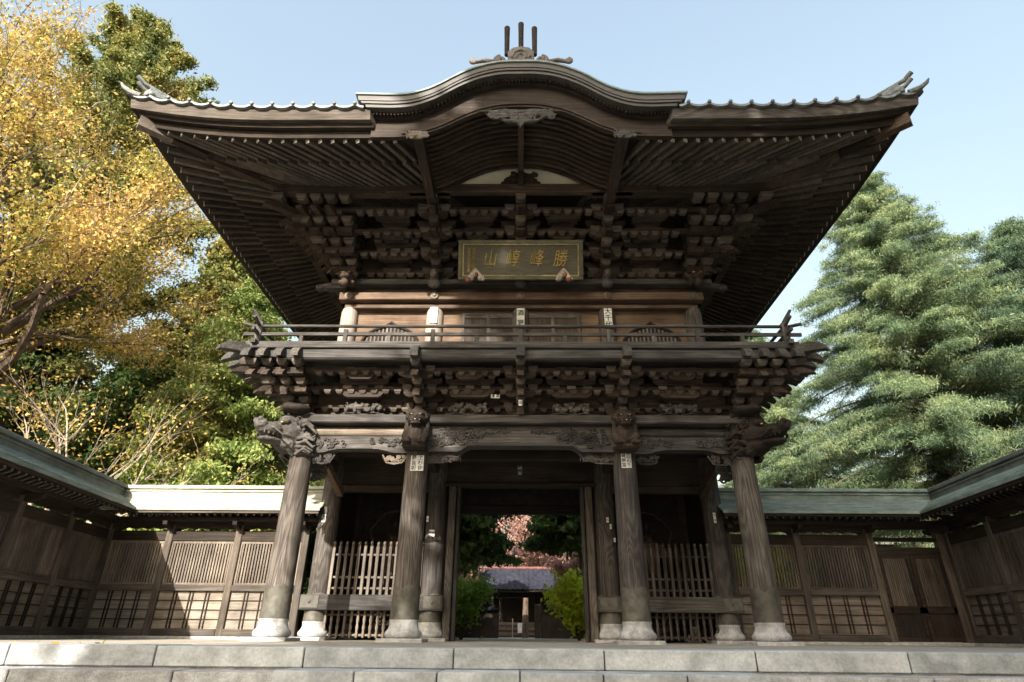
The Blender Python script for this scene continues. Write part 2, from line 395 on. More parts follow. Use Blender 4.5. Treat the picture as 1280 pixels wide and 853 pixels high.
# horizontal beams of the lower storey
def xbeam(name, x0, x1, y0, y1, z0, z1, mat, ch=.02, parent=gate):
    g = MB(); g.span((x0, y0, z0), (x1, y1, z1), None, ch); return g.obj(name, mat, parent)
xbeam('plate_beam', -4.75, 4.75, -.30, .30, 3.86, 4.03, G('x'))
xbeam('plate_beam', -4.72, 4.72, 4.3, 4.9, 3.86, 4.03, D('x'))
for sx in (-1, 1):
    xbeam('plate_beam', sx*4.32-.28, sx*4.32+.28, .31, 4.29, 3.86, 4.03, D('y'))
    g = MB(); pts = [(sx*2.2, -.02, 3.74), (sx*4.2, -.02, 3.74)]
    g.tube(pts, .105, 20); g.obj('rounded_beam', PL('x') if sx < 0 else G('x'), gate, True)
    # carved tie beam of the side bay, its soffit arched
    n = 24; top = []; bot = []
    for i in range(n+1):
        t = i/n; x = 2.2+2.0*t; top.append((sx*x, 3.63)); e = min(t, 1-t)
        bot.append((sx*x, 3.30+.075*min(1, max(0, (e-.16)/.14))**.8))
    g = MB(); g.strip(top, bot, -.12, .12); tb = g.obj('carved_tie_beam', G('x'), gate)
    g = MB(); scrolls(g, min(sx*2.4, sx*2.95), max(sx*2.4, sx*2.95), 3.43, 3.58, -.13, 15, seed=3+sx); scrolls(g, min(sx*3.45, sx*4.0), max(sx*3.45, sx*4.0), 3.43, 3.58, -.13, 15, seed=9+sx)
    g.span((min(sx*2.9, sx*3.45), -.135, 3.375), (max(sx*2.9, sx*3.45), -.125, 3.39)); g.obj('relief_carving', G('x'), tb, True)
    for cx in (2.47, 3.9):
        g = MB(); scrolls(g, min(sx*(cx-.17), sx*(cx+.17)), max(sx*(cx-.17), sx*(cx+.17)), 3.15, 3.26, -.03, 15, (.03, .055), .013, int(cx*10))
        g.tube([(sx*(cx-.24), -.03, 3.28), (sx*(cx-.16), -.03, 3.13), (sx*cx, -.03, 3.10), (sx*(cx+.16), -.03, 3.13), (sx*(cx+.24), -.03, 3.28)], .018, 6)
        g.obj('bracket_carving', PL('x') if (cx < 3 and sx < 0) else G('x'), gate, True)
# centre: big rainbow beam
n = 48; top = []; bot = []; lip = []
for i in range(n+1):
    t = i/n; x = -1.84+3.68*t; top.append((x, 3.84)); e = min(t, 1-t); k = min(1, max(0, (e-.17)/.06)); k = k*k*(3-2*k)
    bot.append((x, 3.32+.12*k)); lip.append((x, 3.32+.12*k+.05))
g = MB(); g.strip(top, bot, -.14, .14); rb = g.obj('rainbow_beam', G('x'), gate)
g = MB(); g.strip(lip, [(x, z-.055) for x, z in lip], -.17, -.141); g.obj('beam_moulding', G('x'), rb)
for sx in (-1, 1):
    g = MB(); flower(g, sx*.98, 3.64, -.15, .14); flower(g, sx*1.32, 3.58, -.15, .10)
    scrolls(g, min(sx*.75, sx*1.72), max(sx*.75, sx*1.72), 3.46, 3.76, -.15, 46, (.03, .07), .012, 21+sx)
    scrolls(g, min(sx*.25, sx*.8), max(sx*.25, sx*.8), 3.70, 3.76, -.15, 10, (.02, .05), .012, 31+sx)
    g.tube([(sx*.2, -.15, 3.72), (sx*.4, -.15, 3.76), (sx*.6, -.15, 3.70), (sx*.8, -.15, 3.74)], .02, 6)
    g.obj('relief_carving', G('x'), rb, True)
    g = MB(); x0, x1 = 1.25, 1.8; scrolls(g, min(sx*x0, sx*x1), max(sx*x0, sx*x1), 3.17, 3.29, -.05, 30, (.03, .06), .013, 41+sx)
    g.tube([(sx*1.15, -.05, 3.30), (sx*1.3, -.05, 3.18), (sx*1.5, -.05, 3.13), (sx*1.82, -.05, 3.12)], .02, 6)
    for k in range(5): g.blob((sx*(1.17+.05*k), -.06, 3.19+.012*k), (.014, .02, .06), None, 1)
    g.obj('bracket_carving', G('x'), gate, True)

# frog-leg struts with carving between the bracket sets
for cx, sd_ in ((-3.17, 5), (-1.02, 6), (1.02, 7), (3.17, 8)):
    wv = .52; top = []; bot = []
    for i in range(21):
        t = -1+2*i/20; top.append((cx+wv*t, 4.06+.24*max(0, cos(t*pi/2))**1.5)); bot.append((cx+wv*t, 4.031))
    g = MB(); g.strip(top, bot, -.13, .02); fs = g.obj('frog_leg_strut', D('x'), gate)
    g = MB(); rd = random.Random(sd_)
    for k in range(11): g.blob((cx-.33+.066*k, -.18, 4.20+.05*sin(k*1.7+sd_)), (.065, .06, .055+.03*rd.random()), None, 1)
    scrolls(g, cx-.34, cx+.34, 4.12, 4.28, -.23, 26, (.02, .05), .012, sd_)
    g.tube([(cx-.45, -.16, 4.08), (cx-.2, -.19, 4.10), (cx, -.17, 4.07), (cx+.25, -.19, 4.10), (cx+.42, -.16, 4.07)], .014, 6)
    carved('relief_carving', g, G('x'), fs, .012, 1)

# interior: middle row, door frame, guardian rooms
xbeam('lintel_beam', -1.75, 1.75, 2.15, 2.45, 3.17, 3.26, D('x'))
xbeam('lintel_board', -1.74, 1.74, 2.24, 2.36, 3.262, 3.86, D('x'))
xbeam('tie_beam', -1.75, 1.75, 1.2, 1.4, 3.52, 3.75, D('x'))
for sx in (-1, 1):
    a, b = sorted((sx*1.46, sx*1.62)); xbeam('door_post', a, b, 2.14, 2.46, 0, 3.168, C_('z'), .015)
    a, b = sorted((sx*1.36, sx*1.44)); xbeam('door_post', a, b, 2.2, 2.4, 0, 3.168, G('z'), .015)
    # kick beam with metal plates, pickets above and below
    a, b = sorted((sx*1.62, sx*4.62)); kb = xbeam('rail_beam', a, b, 2.02, 2.16, .56, .86, G('x'), .012)
    for c0, c1 in ((1.66, 2.02), (4.22, 4.60)):
        a, b = sorted((sx*c0, sx*c1)); xbeam('metal_plate', a, b, 2.005, 2.019, .60, .84, BRONZE, .004, kb)
        g = MB(); g.blob(((a+b)/2, 2.0, .72), (.03, .015, .04)); g.obj('boss', BRONZE, kb, True)
    for nm, z0, z1, knob in (('picket_fence', .861, 1.86, True), ('lower_pickets', .05, .558, False)):
        g = MB(); x = 2.16
        while x < 4.12:
            if knob:
                g.span((sx*x-.032, 2.20, z0), (sx*x+.032, 2.25, z1), None, .008)
                g.blob((sx*x, 2.225, z1+.05), (.034, .034, .05)); g.lathe([(.02, 0), (.04, .012), (.02, .03)], (sx*x, 2.225, z1-.02), 10)
            else:
                g.lathe([(.025, 0), (.032, .08), (.022, .12), (.035, .2), (.02, .26), (.034, .33), (.024, .42), (.03, .51)], (sx*x, 2.225, z0), 8)
            x += .138
        for z in ((1.0, 1.68, 1.22) if knob else (.1, .48)): a, b = sorted((sx*2.08, sx*4.16)); g.span((a, 2.252, z-.02), (b, 2.28, z+.02))
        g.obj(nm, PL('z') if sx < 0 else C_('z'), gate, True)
    a, b = sorted((sx*2.05, sx*4.2)); xbeam('tie_beam', a, b, 2.2, 2.4, 3.05, 3.2, B('x'))
    xbeam('tie_beam', a, b, 2.24, 2.36, 3.202, 3.86, D('x'))
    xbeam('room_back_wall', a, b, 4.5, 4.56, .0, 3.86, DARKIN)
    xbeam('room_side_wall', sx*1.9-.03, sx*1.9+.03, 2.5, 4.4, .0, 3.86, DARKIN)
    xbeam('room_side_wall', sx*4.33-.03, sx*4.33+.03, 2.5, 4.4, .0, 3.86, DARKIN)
    xbeam('side_tie_beam', sx*4.33-.09, sx*4.33+.09, .2, 2.1, 3.45, 3.7, G('y'))
    xbeam('side_tie_beam', sx*1.97-.09, sx*1.97+.09, .2, 2.1, 3.45, 3.72, D('y'))
    # cloud brackets leaning inside the outer bay
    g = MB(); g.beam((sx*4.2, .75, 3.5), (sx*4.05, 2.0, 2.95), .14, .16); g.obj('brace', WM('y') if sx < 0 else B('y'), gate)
    g = MB(); scrolls(g, min(sx*4.0, sx*4.28), max(sx*4.0, sx*4.28), 2.86, 3.25, .55, 18, (.04, .08), .02, 77); carved('bracket_carving', g, G('x'), gate, .016, 1)
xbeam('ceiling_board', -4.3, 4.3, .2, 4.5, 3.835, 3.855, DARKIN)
for x in (-3.1, -1.1, 0, 1.1, 3.1): xbeam('ceiling_joist', x-.06, x+.06, .3, 4.2, 3.75, 3.833, D('y'))
xbeam('lintel_beam', -1.75, 1.75, 4.5, 4.7, 2.98, 3.2, D('x')); xbeam('lintel_board', -1.75, 1.75, 4.56, 4.64, 3.202, 3.86, DARKIN)
lg = MB(); lg.span((-.08, 2.225, 3.40), (.06, 2.239, 3.68)); lg2 = lg.obj('paper_slip', G('z'), gate)
text('納', .1, PAPER, gate, (-.01, 2.222, 3.6)); text('奉', .1, PAPER, gate, (-.01, 2.222, 3.48))

# ---- bracket complexes -------------------------------------------------------
BLK = []                # bearing blocks: (pos, size, tone, front distance)
def blockmesh(wd, ht, tone):
    g = MB(); a, b = wd/2, wd/2*.62
    for lo, hi, za, zb in ((b, a, 0, ht*.5),):
        vs = [(i*lo, j*lo, za) for i, j in ((-1, -1), (1, -1), (1, 1), (-1, 1))]+[(i*hi, j*hi, zb) for i, j in ((-1, -1), (1, -1), (1, 1), (-1, 1))]+[(i*hi, j*hi, ht) for i, j in ((-1, -1), (1, -1), (1, 1), (-1, 1))]
        g.add(vs, [(3, 2, 1, 0), (0, 1, 5, 4), (1, 2, 6, 5), (2, 3, 7, 6), (3, 0, 4, 7), (4, 5, 9, 8), (5, 6, 10, 9), (6, 7, 11, 10), (7, 4, 8, 11), (8, 9, 10, 11)])
    return g
def armpoly(L, ht):      # bracket arm outline with boat-shaped ends, in (along, z)
    a = L/2; return [(-a, ht), (-a, ht*.5), (-a+ht*.25, ht*.2), (-a+ht*.75, 0), (a-ht*.75, 0), (a-ht*.25, ht*.2), (a, ht*.5), (a, ht)]
ARM = {}
def armmesh(L, ht, wd, tone, axis):
    k = (round(L, 2), round(ht, 3), tone, axis)
    if k not in ARM:
        g = MB(); g.prism(armpoly(L, ht), -wd/2, wd/2, None if axis == 'x' else Matrix.Rotation(pi/2, 4, 'Z'))
        ARM[k] = g.mesh('bracket_arm', wood(tone, axis))
    return ARM[k]
def nose(p0, dirn, L, ht, wd, tone, parent, name='bracket_nose', rise=.0):
    """projecting arm with a curved beak"""
    d = Vector((dirn[0], dirn[1], 0)).normalized(); px, pz = [], []
    g = MB(); pts = [Vector(p0)+d*(L*t)+Vector((0, 0, rise*t)) for t in (0, .78, .9, 1.0, 1.08)]
    drop = (0, 0, -.02, -.06, -.13); hh = (ht, ht, ht*1.0, ht*.8, ht*.35)
    s = d.cross(Vector((0, 0, 1))); vs = []
    for p, dz, h in zip(pts, drop, hh):
        for i, j in ((-1, 0), (1, 0), (1, 1), (-1, 1)): vs.append(p+s*i*wd/2+Vector((0, 0, dz+h*(j-.5)+ht*.5)))
    fs = [(3, 2, 1, 0)]
    for i in range(4):
        for k in range(4): fs.append((i*4+k, i*4+(k+1) % 4, i*4+4+(k+1) % 4, i*4+4+k))
    fs.append((16, 17, 18, 19)); g.add(vs, fs)
    return g.obj(name, wood(tone, 'y'), parent)
def storey(xs, W, y0, y1, z0, n, s, h, tone, big, midx, corner_steps):
    bw = h*.50; set_ = []
    for xi, cx in enumerate(xs):
        st = MB().box((cx, y0, z0+bw*.25), (bw*2.0, bw*2.0, bw*.7), None, .02).obj('bracket_set', wood(tone, 'x'), gate)
        for t in range(n):
            z = z0+h*t+bw*.55
            if t < n:
                put('bracket_arm', armmesh(big, bw, .12, tone, 'x'), st, (cx, y0-s*t-.001*t, z))
                if t: put('bracket_arm', armmesh(big*1.45, bw, .11, tone, 'x'), st, (cx, y0-s*(t-1)-.002, z))
            nose((cx, y0+.1, z-.005), (0, -1), s*(t+1)+.1, bw*.96, .135, tone, st)
            for dx in ((-big*.40, 0, big*.40)): BLK.append(((cx+dx, y0-s*t, z+bw), bw, tone))
            BLK.append(((cx, y0-s*(t+1), z+bw), bw, tone))
    rd = random.Random(int(z0*10))
    for cx in midx:
        for t in range(n):
            z = z0+h*t+bw*.55; ln = big*(.85 if t % 2 == 0 else 1.3)
            put('bracket_arm', armmesh(ln, bw, .11, tone, 'x'), gate, (cx, y0-s*t*.92, z))
            for dx in ((-ln*.4, 0, ln*.4)): BLK.append(((cx+dx, y0-s*t*.92, z+bw), bw*.92, 'pale' if rd.random() < .3 else tone))
            if t:
                ln = big*1.6 if t % 2 == 0 else big*.9
                put('bracket_arm', armmesh(ln, bw, .10, tone, 'x'), gate, (cx, y0-s*(t-1)*.92-.004, z))
                for dx in ((-ln*.44, -ln*.2, ln*.2, ln*.44)): BLK.append(((cx+dx, y0-s*(t-1)*.92, z+bw), bw*.85, 'pale' if rd.random() < .3 else tone))
    for t in range(n):
        k = int((W+s*t)/.235)
        for i in range(-k, k+1):
            x = i*.235+(.12 if t % 2 else 0)
            if min(abs(x-c) for c in list(xs)+[-W, W]) > .2: BLK.append(((x, y0-s*t-.01, z0+h*t+bw*1.05), bw*.72, 'small'))
    # long rails running across at every tier, back wall behind them
    for t in range(n):
        z = z0+h*t+bw*1.58
        xbeam('bracket_rail', -W-s*t, W+s*t, y0-s*t-.05, y0-s*t+.05, z, z+h*.33, wood(tone, 'x'), .008)
    xbeam('bracket_wall', -W+.1, W-.1, y0+.06, y0+.10, z0, z0+h*n+(.7 if n == 4 else .05), wood('dark' if n == 4 else 'brown', 'x'))
    # corners
    for sx in (-1, 1):
        cn = MB().box((sx*W, y0, z0+bw*.25), (bw*2.0, bw*2.0, bw*.7), None, .02).obj('bracket_set', wood(tone, 'x'), gate)
        for t in range(n):
            z = z0+h*t+bw*.55
            nose((sx*(W-.05), y0+.05, z-.003), (sx, -1), (s*(t+1)+.12)*1.42, bw*1.0, .15, tone, cn)
            BLK.append(((sx*(W+s*(t+1)), y0-s*(t+1), z+bw), bw*1.15, 'pale'))
            for k in range(0, corner_steps+1):
                if k <= t+1:
                    if k: nose((sx*(W+s*.86*k), y0+.05, z), (0, -1), s*(t+1)+.05, bw*.96, .13, tone, cn)
                    BLK.append(((sx*(W+s*.86*k), y0-s*(t+1), z+bw), bw, tone))
                    for yy in (y0+s*.0,):
                        nose((sx*(W-.1), y0-s*.86*k if k else y0, z+.004), (sx, 0), s*(t+1)+.1, bw*.96, .13, tone, cn)
        for yc in ((y0+y1)/2, y1):
            for t in range(n):
                z = z0+h*t+bw*.55; nose((sx*(W-.05), yc, z), (sx, 0), s*(t+1)+.05, bw*.96, .14, tone, cn)
                put('bracket_arm', armmesh(big, bw, .12, tone, 'y'), cn, (sx*(W+s*t), yc, z))
        for t in range(n):
            z = z0+h*t+bw*1.58
            xbeam('bracket_rail', sx*(W+s*t)-.05, sx*(W+s*t)+.05, y0-s*t+.06, y1, z, z+h*.33, wood(tone, 'y'), .008)
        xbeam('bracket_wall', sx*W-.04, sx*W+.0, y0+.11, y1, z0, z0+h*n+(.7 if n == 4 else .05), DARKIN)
storey([-2.03, 0, 2.03], 4.32, 0, 4.6, 4.035, 3, .34, .262, 'brown', .62, [-3.17, -1.02, 1.02, 3.17], 3)
storey([-1.95, 0, 1.95], 3.9, .35, 4.25, 7.46, 4, .37, .325, 'brown', .62, [-2.92, -.97, .97, 2.92], 3)
BLK.sort(key=lambda b: (b[2] == 'small', (Vector(b[0])-Vector((0, -11.4, .1))).length))
bm_cache = {}
rest = MB()
for i, (p, wd, tone) in enumerate(BLK):
    wd = round(wd*1.42, 3)
    if i < 100:
        k = (wd, tone)
        if k not in bm_cache: bm_cache[k] = blockmesh(wd, wd*.62, tone).mesh('bearing_block', wood('wall' if tone == 'brown' else 'pale', 'x'))
        put('bearing_block', bm_cache[k], gate, p)
    else: rest.add(blockmesh(wd, wd*.62, tone).v, blockmesh(wd, wd*.62, tone).f, Matrix.Translation(p))
rest.obj('bearing_block', wood('wall', 'x'), gate)['kind'] = 'stuff'

slip(gate, -.50, 4.36, -.44, .17, .075, ['酒', '清'])
slip(gate, 0, 4.20, -.50, .07, .12, ['日'])
# ---- balcony -----------------------------------------------------------------
BW, BY0, BZ = 5.42, -1.14, 5.17
g = MB()
g.span((-BW, BY0, BZ-.075), (BW, 5.74, BZ), None, .01); g.obj('balcony_floor', G('x'), gate)
for nm, a, b in (('balcony_beam', (-4.6, BY0+.04, 4.87), (4.6, BY0+.20, BZ-.077)),):
    g = MB(); g.span(a, b, None, .03); g.obj(nm, G('x'), gate)
for sx in (-1, 1):
    a, b = sorted((sx*(BW-.2), sx*(BW-.04))); xbeam('balcony_beam', a, b, BY0+.3, 5.6, 4.87, BZ-.077, G('y'), .03)
    for x in (4.32, 4.64, 4.97, 5.27): nose((sx*x, -.5, 4.93), (0, -1), .74, .17, .15, 'grey', gate, 'balcony_bracket')
    nose((sx*4.7, -.45, 4.95), (sx, -1), 1.32, .18, .17, 'grey', gate, 'balcony_bracket', .03)
    for y in (-1.0, -.68, -.34, 0, 2.3, 4.6): nose((sx*4.6, y, 4.93), (sx, 0), 1.12, .16, .14, 'grey', gate, 'balcony_bracket')
for x in (-2.03, 0, 2.03): nose((x, -.5, 4.90), (0, -1), .76, .24, .16, 'grey', gate, 'balcony_bracket')
rail = empty('x', (0, 0, 0), None, None); bpy.data.objects.remove(rail)
ry = BY0+.10
def railing(p, q, n, posts, name='balcony_railing'):
    p, q = Vector(p), Vector(q); d = (q-p).normalized()
    g = MB(); e = .34
    g.tube([p-d*e+Vector((0, 0, .50)), p-d*.1+Vector((0, 0, .445)), p+Vector((0, 0, .44)), q+Vector((0, 0, .44)), q+d*.1+Vector((0, 0, .445)), q+d*e+Vector((0, 0, .50))], .034, 10)
    ro = g.obj(name, G('x') if abs(d.x) > .5 else G('y'), gate, True)
    g = MB(); g.beam(p-d*.3+Vector((0, 0, .26)), q+d*.3+Vector((0, 0, .26)), .05, .065); g.obj('railing_bar', G('x') if abs(d.x) > .5 else G('y'), ro)
    g = MB(); g.beam(p-d*.2+Vector((0, 0, .045)), q+d*.2+Vector((0, 0, .045)), .09, .085); g.obj('railing_bar', G('x') if abs(d.x) > .5 else G('y'), ro)
    for i in range(n+1):
        c = p+(q-p)*(i/n); full = i % 2 == posts
        g = MB(); g.box((c.x, c.y, .13+BZ if not full else .20+BZ), (.075, .075, .17 if not full else .32)); 
        g.obj('railing_post', G('z'), ro)
railing((-5.2, ry, BZ), (5.2, ry, BZ), 12, 0)
for sx in (-1, 1):
    railing((sx*5.2, ry+.02, BZ), (sx*5.2, 5.4, BZ), 6, 1)
    g = MB(); g.box((sx*5.2, ry, BZ+.26), (.12, .12, .52), None, .015)
    g.tube([(sx*5.2, ry, BZ+.5), (sx*5.25, ry-.04, BZ+.60), (sx*5.34, ry-.1, BZ+.76)], [.05, .042, .03], 8); g.obj('corner_post', G('z'), gate, True)

# ---- upper storey wall -------------------------------------------------------
UX = (-3.9, -1.95, 0, 1.95, 3.9); UY = .35
for x in UX:
    g = MB(); g.lathe([(.19, 0), (.19, 1.35), (.185, 1.5), (.165, 1.58), (.13, 1.63)], (x, UY, BZ), 28)
    c = g.obj('upper_column', wood('sunlit_col', 'z') if x in (-3.9, -1.95) else C_('z'), gate, True)  # two left columns coloured paler, as if the sun were on them
    if x == 0: slip(c, x, BZ+1.28, UY-.205, .17, .50, ['酒野'])
    if x == 1.95: slip(c, x, BZ+1.28, UY-.205, .17, .50, ['大千代'])
    if x == -1.95: slip(c, x, BZ+1.36, UY-.205, .17, .40, [' '])
for x in (-3.9, 3.9):
    for y in (2.3, 4.25): g = MB(); g.lathe([(.19, 0), (.19, 1.6)], (x, y, BZ), 20); g.obj('upper_column', C_('z'), gate, True)
xbeam('wall_beam', -4.12, 4.12, .08, .30, 6.90, 7.09, WM('x'), .012)
xbeam('wall_beam', -4.0, 4.0, .20, .36, 6.74, 6.83, WM('x'), .01)
xbeam('wall_beam', -4.0, 4.0, .26, .36, 7.09, 7.28, B('x'), .01)
xbeam('plate_beam', -4.35, 4.35, .06, .62, 7.30, 7.44, G('x'), .02)
for sx in (-1, 1): xbeam('plate_beam', sx*3.9-.24, sx*3.9+.24, .63, 4.4, 7.30, 7.44, D('y'), .02)
xbeam('wall_panel', -3.9, 3.9, .37, .41, BZ, 7.3, WM('x'))
for sx in (-1, 1):
    xbeam('wall_panel', sx*3.88-.02, sx*3.88+.02, .42, 4.25, BZ, 7.3, B('y'))
    # bell shaped window
    cx = sx*2.92; g = MB(); pts = []
    for t in [i/24 for i in range(25)]:
        a = pi*t; xx = -cos(a); zz = sin(a)**.62; pts.append((cx+.66*xx*(1-.12*(1-abs(cos(a)))), .345, 5.62+.72*zz+.10*max(0, 1-abs(xx)*4)))
    pts = [(cx-.72, .345, BZ+.02)]+pts+[(cx+.72, .345, BZ+.02)]
    g.tube(pts, .035, 8); wd = g.obj('window', D('z'), gate, True); g = MB()
    for k in range(15):
        x = cx-.6+.0857*k; zt = 5.64+.66*max(0, 1-((x-cx)/.66)**2)**.5; g.span((x-.016, .335, BZ), (x+.016, .365, zt))
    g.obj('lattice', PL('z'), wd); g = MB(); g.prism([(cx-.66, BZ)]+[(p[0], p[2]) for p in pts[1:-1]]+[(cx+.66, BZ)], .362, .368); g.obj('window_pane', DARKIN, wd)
# central doors
for cx in (-.72, .72):
    dr = xbeam('door', cx-.60, cx+.60, .315, .365, BZ, 6.66, B('z'))
    for a, b, z0, z1 in ((-.60, .60, 6.54, 6.66), (-.6, .6, 6.28, 6.36), (-.6, .6, 5.5, 5.6)): xbeam('door_rail', cx+a, cx+b, .295, .314, z0, z1, C_('x'), .004, dr)
    for a in (-.58, 0, .58): xbeam('door_stile', cx+a-.04, cx+a+.04, .293, .3135, BZ, 6.66, C_('z'), .004, dr)
# protruding beam heads with round bosses over the columns
for x in UX[1:4]:
    g = MB(); g.box((x, -.03, 7.36), (.17, .36, .30), None, .04); g.blob((x, -.22, 7.38), (.09, .12, .14)); g.blob((x, -.1, 7.2), (.15, .12, .12)); carved('beam_head', g, G('y'), gate, .018, 2)
for x in UX:
    g = MB(); M_ = Matrix.Translation((x, .062, 6.985)) @ Matrix.Rotation(pi/2, 4, 'X'); g.lathe([(.095, 0), (.09, .02), (.05, .03), (.03, .06)], (0, 0, 0), 12, M_); g.obj('beam_boss', PL('x'), gate, True)
# corner heads of the plate: small lion masks and a cloud nose
for sx in (-1, 1):
    g = MB(); c = Vector((sx*3.92, -.10, 7.32))
    g.blob(c, (.17, .2, .17)); g.blob(c+Vector((0, -.2, -.05)), (.11, .12, .08)); g.blob(c+Vector((0, -.16, -.2)), (.09, .1, .1))
    for i in (-1, 1): g.blob(c+Vector((i*.08, -.17, .07)), (.05, .04, .035)); g.blob(c+Vector((i*.17, .0, .12)), (.06, .06, .08)); g.blob(c+Vector((i*.13, -.02, -.12)), (.07, .1, .07))
    g.blob(c+Vector((0, -.31, -.02)), (.04, .03, .03))
    mk = carved('lion_mask', g, B('x'), gate, .018, 1)
    for i in (-1, 1): q = MB(); q.blob(c+Vector((i*.08, -.215, .055)), (.028, .02, .018)); q.obj('eye', GOLD, mk, True)
    g = MB(); g.blob((sx*4.42, .2, 7.28), (.26, .14, .08)); g.blob((sx*4.62, .2, 7.26), (.12, .12, .09)); g.beam((sx*4.0, .2, 7.30), (sx*4.45, .2, 7.28), .2, .16); carved('cloud_nose', g, G('x'), gate, .02, 2)

# ---- lions on the inner columns, dragons on the outer ones --------------------------
def lion(cx):
    g = MB(); rd = random.Random(int(cx*10)); e = .30
    g.blob((cx, -.30, 3.62), (.20, .17, .26)); g.blob((cx, -.36, 3.92), (.20, .18, .17)); g.blob((cx, -.50, 3.86), (.135, .12, .085)); g.blob((cx, -.5, 3.78), (.12, .09, .04))
    g.blob((cx, -.34, 4.04), (.17, .15, .07)); g.blob((cx, -.60, 3.90), (.05, .035, .035))
    for i in (-1, 1):
        g.blob((cx+i*.10, -.49, 3.98), (.06, .05, .035)); g.blob((cx+i*.2, -.3, 3.98), (.05, .06, .08))
        g.tube([(cx+i*.17, -.28, 3.70), (cx+i*.20, -.36, 3.56), (cx+i*.15, -.44, 3.46)], [.09, .08, .075], 10)
        g.blob((cx+i*.15, -.50, 3.42), (.095, .10, .065))
        for k in range(4): g.blob((cx+i*.15-.066+.044*k, -.585, 3.41), (.024, .035, .04))
        for k in range(7):
            a = k/6*2.4-.5; g.tube(spiral((cx+i*(.20+.02*sin(k)), 3.66+.06*k), .05, 1.2, i, k, 14, -.34+.012*k), .016, 5)
    for k in range(11):
        a = pi*k/10; g.blob((cx+.19*cos(a), -.40, 3.93+.16*sin(a)), (.042, .04, .042), None, 1)
    g.span((cx-.24, -.52, 3.30), (cx+.24, -.18, 3.40), None, .04)
    o = carved('lion_carving', g, D('z'), gate, .0125, 1)
    for i in (-1, 1): q = MB(); q.blob((cx+i*.085, -.54, 3.955), (.018, .014, .012)); q.obj('eye', GOLDDARK, o, True)
    q = MB()
    for k in range(7): q.box((cx-.075+.025*k, -.602+.03*abs(k-3)/3, 3.835), (.017, .012, .022))
    q.obj('teeth', PAPER, o)
lion(-2.03); lion(2.03)
def dragon(sx):
    M_ = Matrix.Translation((sx*4.55, -.16, 3.66)) @ Matrix.Rotation(sx*radians(38), 4, 'Z') @ Matrix.Scale(1.16, 4)      # local -y = forward
    if sx < 0: pass
    g = MB(); T = lambda x, y, z: tuple(M_ @ Vector((x, y, z)))
    g.blob((0, .0, .0), (.27, .34, .24), M_); g.blob((0, -.36, -.02), (.19, .26, .13), M_); g.blob((0, -.56, .03), (.15, .10, .10), M_)
    g.blob((0, -.34, -.20), (.15, .24, .06), M_); g.blob((0, -.02, -.22), (.22, .25, .13), M_); g.blob((0, .0, .2), (.2, .26, .12), M_)
    for i in (-1, 1):
        g.blob((i*.14, -.22, .13), (.09, .10, .06), M_); g.blob((i*.07, -.62, .09), (.05, .05, .05), M_)
        g.tube([T(i*.10, -.05, .22), T(i*.16, .15, .36), T(i*.22, .38, .40), T(i*.24, .5, .48)], [.05, .045, .03, .015], 8)
        g.tube([T(i*.16, -.42, -.02), T(i*.27, -.46, -.06), T(i*.33, -.32, -.16), T(i*.27, -.16, -.14), T(i*.24, -.2, -.05)], [.02, .024, .022, .02, .012], 7)
        for k in range(9):
            rq = random.Random(k*3+i); z = .30-.085*k+rq.uniform(-.03, .03); jj = lambda a: rq.uniform(-a, a)
            g.tube([T(i*.18, -.02+jj(.06), z), T(i*(.32+jj(.03)), .10+jj(.05), z+.05+jj(.05)), T(i*(.38+jj(.04)), .22+jj(.06), z-.02+jj(.06)), T(i*(.31+jj(.05)), .32+jj(.08), z+.02+jj(.07)), T(i*(.36+jj(.05)), .42+jj(.08), z+.08+jj(.06))], [.030, .034, .030, .022, .008], 6)
        for k in range(6):
            q = spiral((0, 0), .09, 1.2, i, k, 14); c_ = (i*.27, -.05+.09*k, .16-.09*(k % 4))
            g.tube([T(c_[0]+p_[1]*.3, c_[1]+p_[0], c_[2]+p_[2]) for p_ in q], .022, 5)
        for k in range(5): g.tube([T(i*.12, -.1, -.28), T(i*(.1+.05*k), -.02+.06*k, -.36), T(i*(.12+.05*k), .06+.07*k, -.42+.02*k)], [.035, .03, .01], 6)
        for k in range(4): g.blob((i*.12, -.30-.08*k, -.11), (.018, .018, .045), M_, 1)
    o = carved('dragon_carving', g, D('x') if sx > 0 else G('x'), gate, .014, 1)
    for i in (-1, 1):
        q = MB(); q.blob((i*.155, -.285, .10), (.032, .032, .024), M_); q.obj('eye', GOLD, o, True)
    # head of the corner bracket above and swirl under the dragon on the column
    g = MB(); g.blob((sx*4.42, -.34, 4.10), (.27, .26, .11)); g.blob((sx*4.55, -.45, 4.12), (.16, .15, .10)); carved('cloud_head', g, D('x'), gate, .02, 2)
    g = MB()
    for k in range(6): g.tube(spiral((sx*4.32+.17*cos(k*1.05), 3.28+.05*sin(k*2.1)), .085, 1.1, (-1)**k, k, 14, -.20+.05*abs(cos(k*1.05))), .028, 6)
    g.blob((sx*4.32, -.02, 3.33), (.27, .26, .12)); carved('cloud_carving', g, G('x'), gate, .016, 1)
dragon(-1); dragon(1)

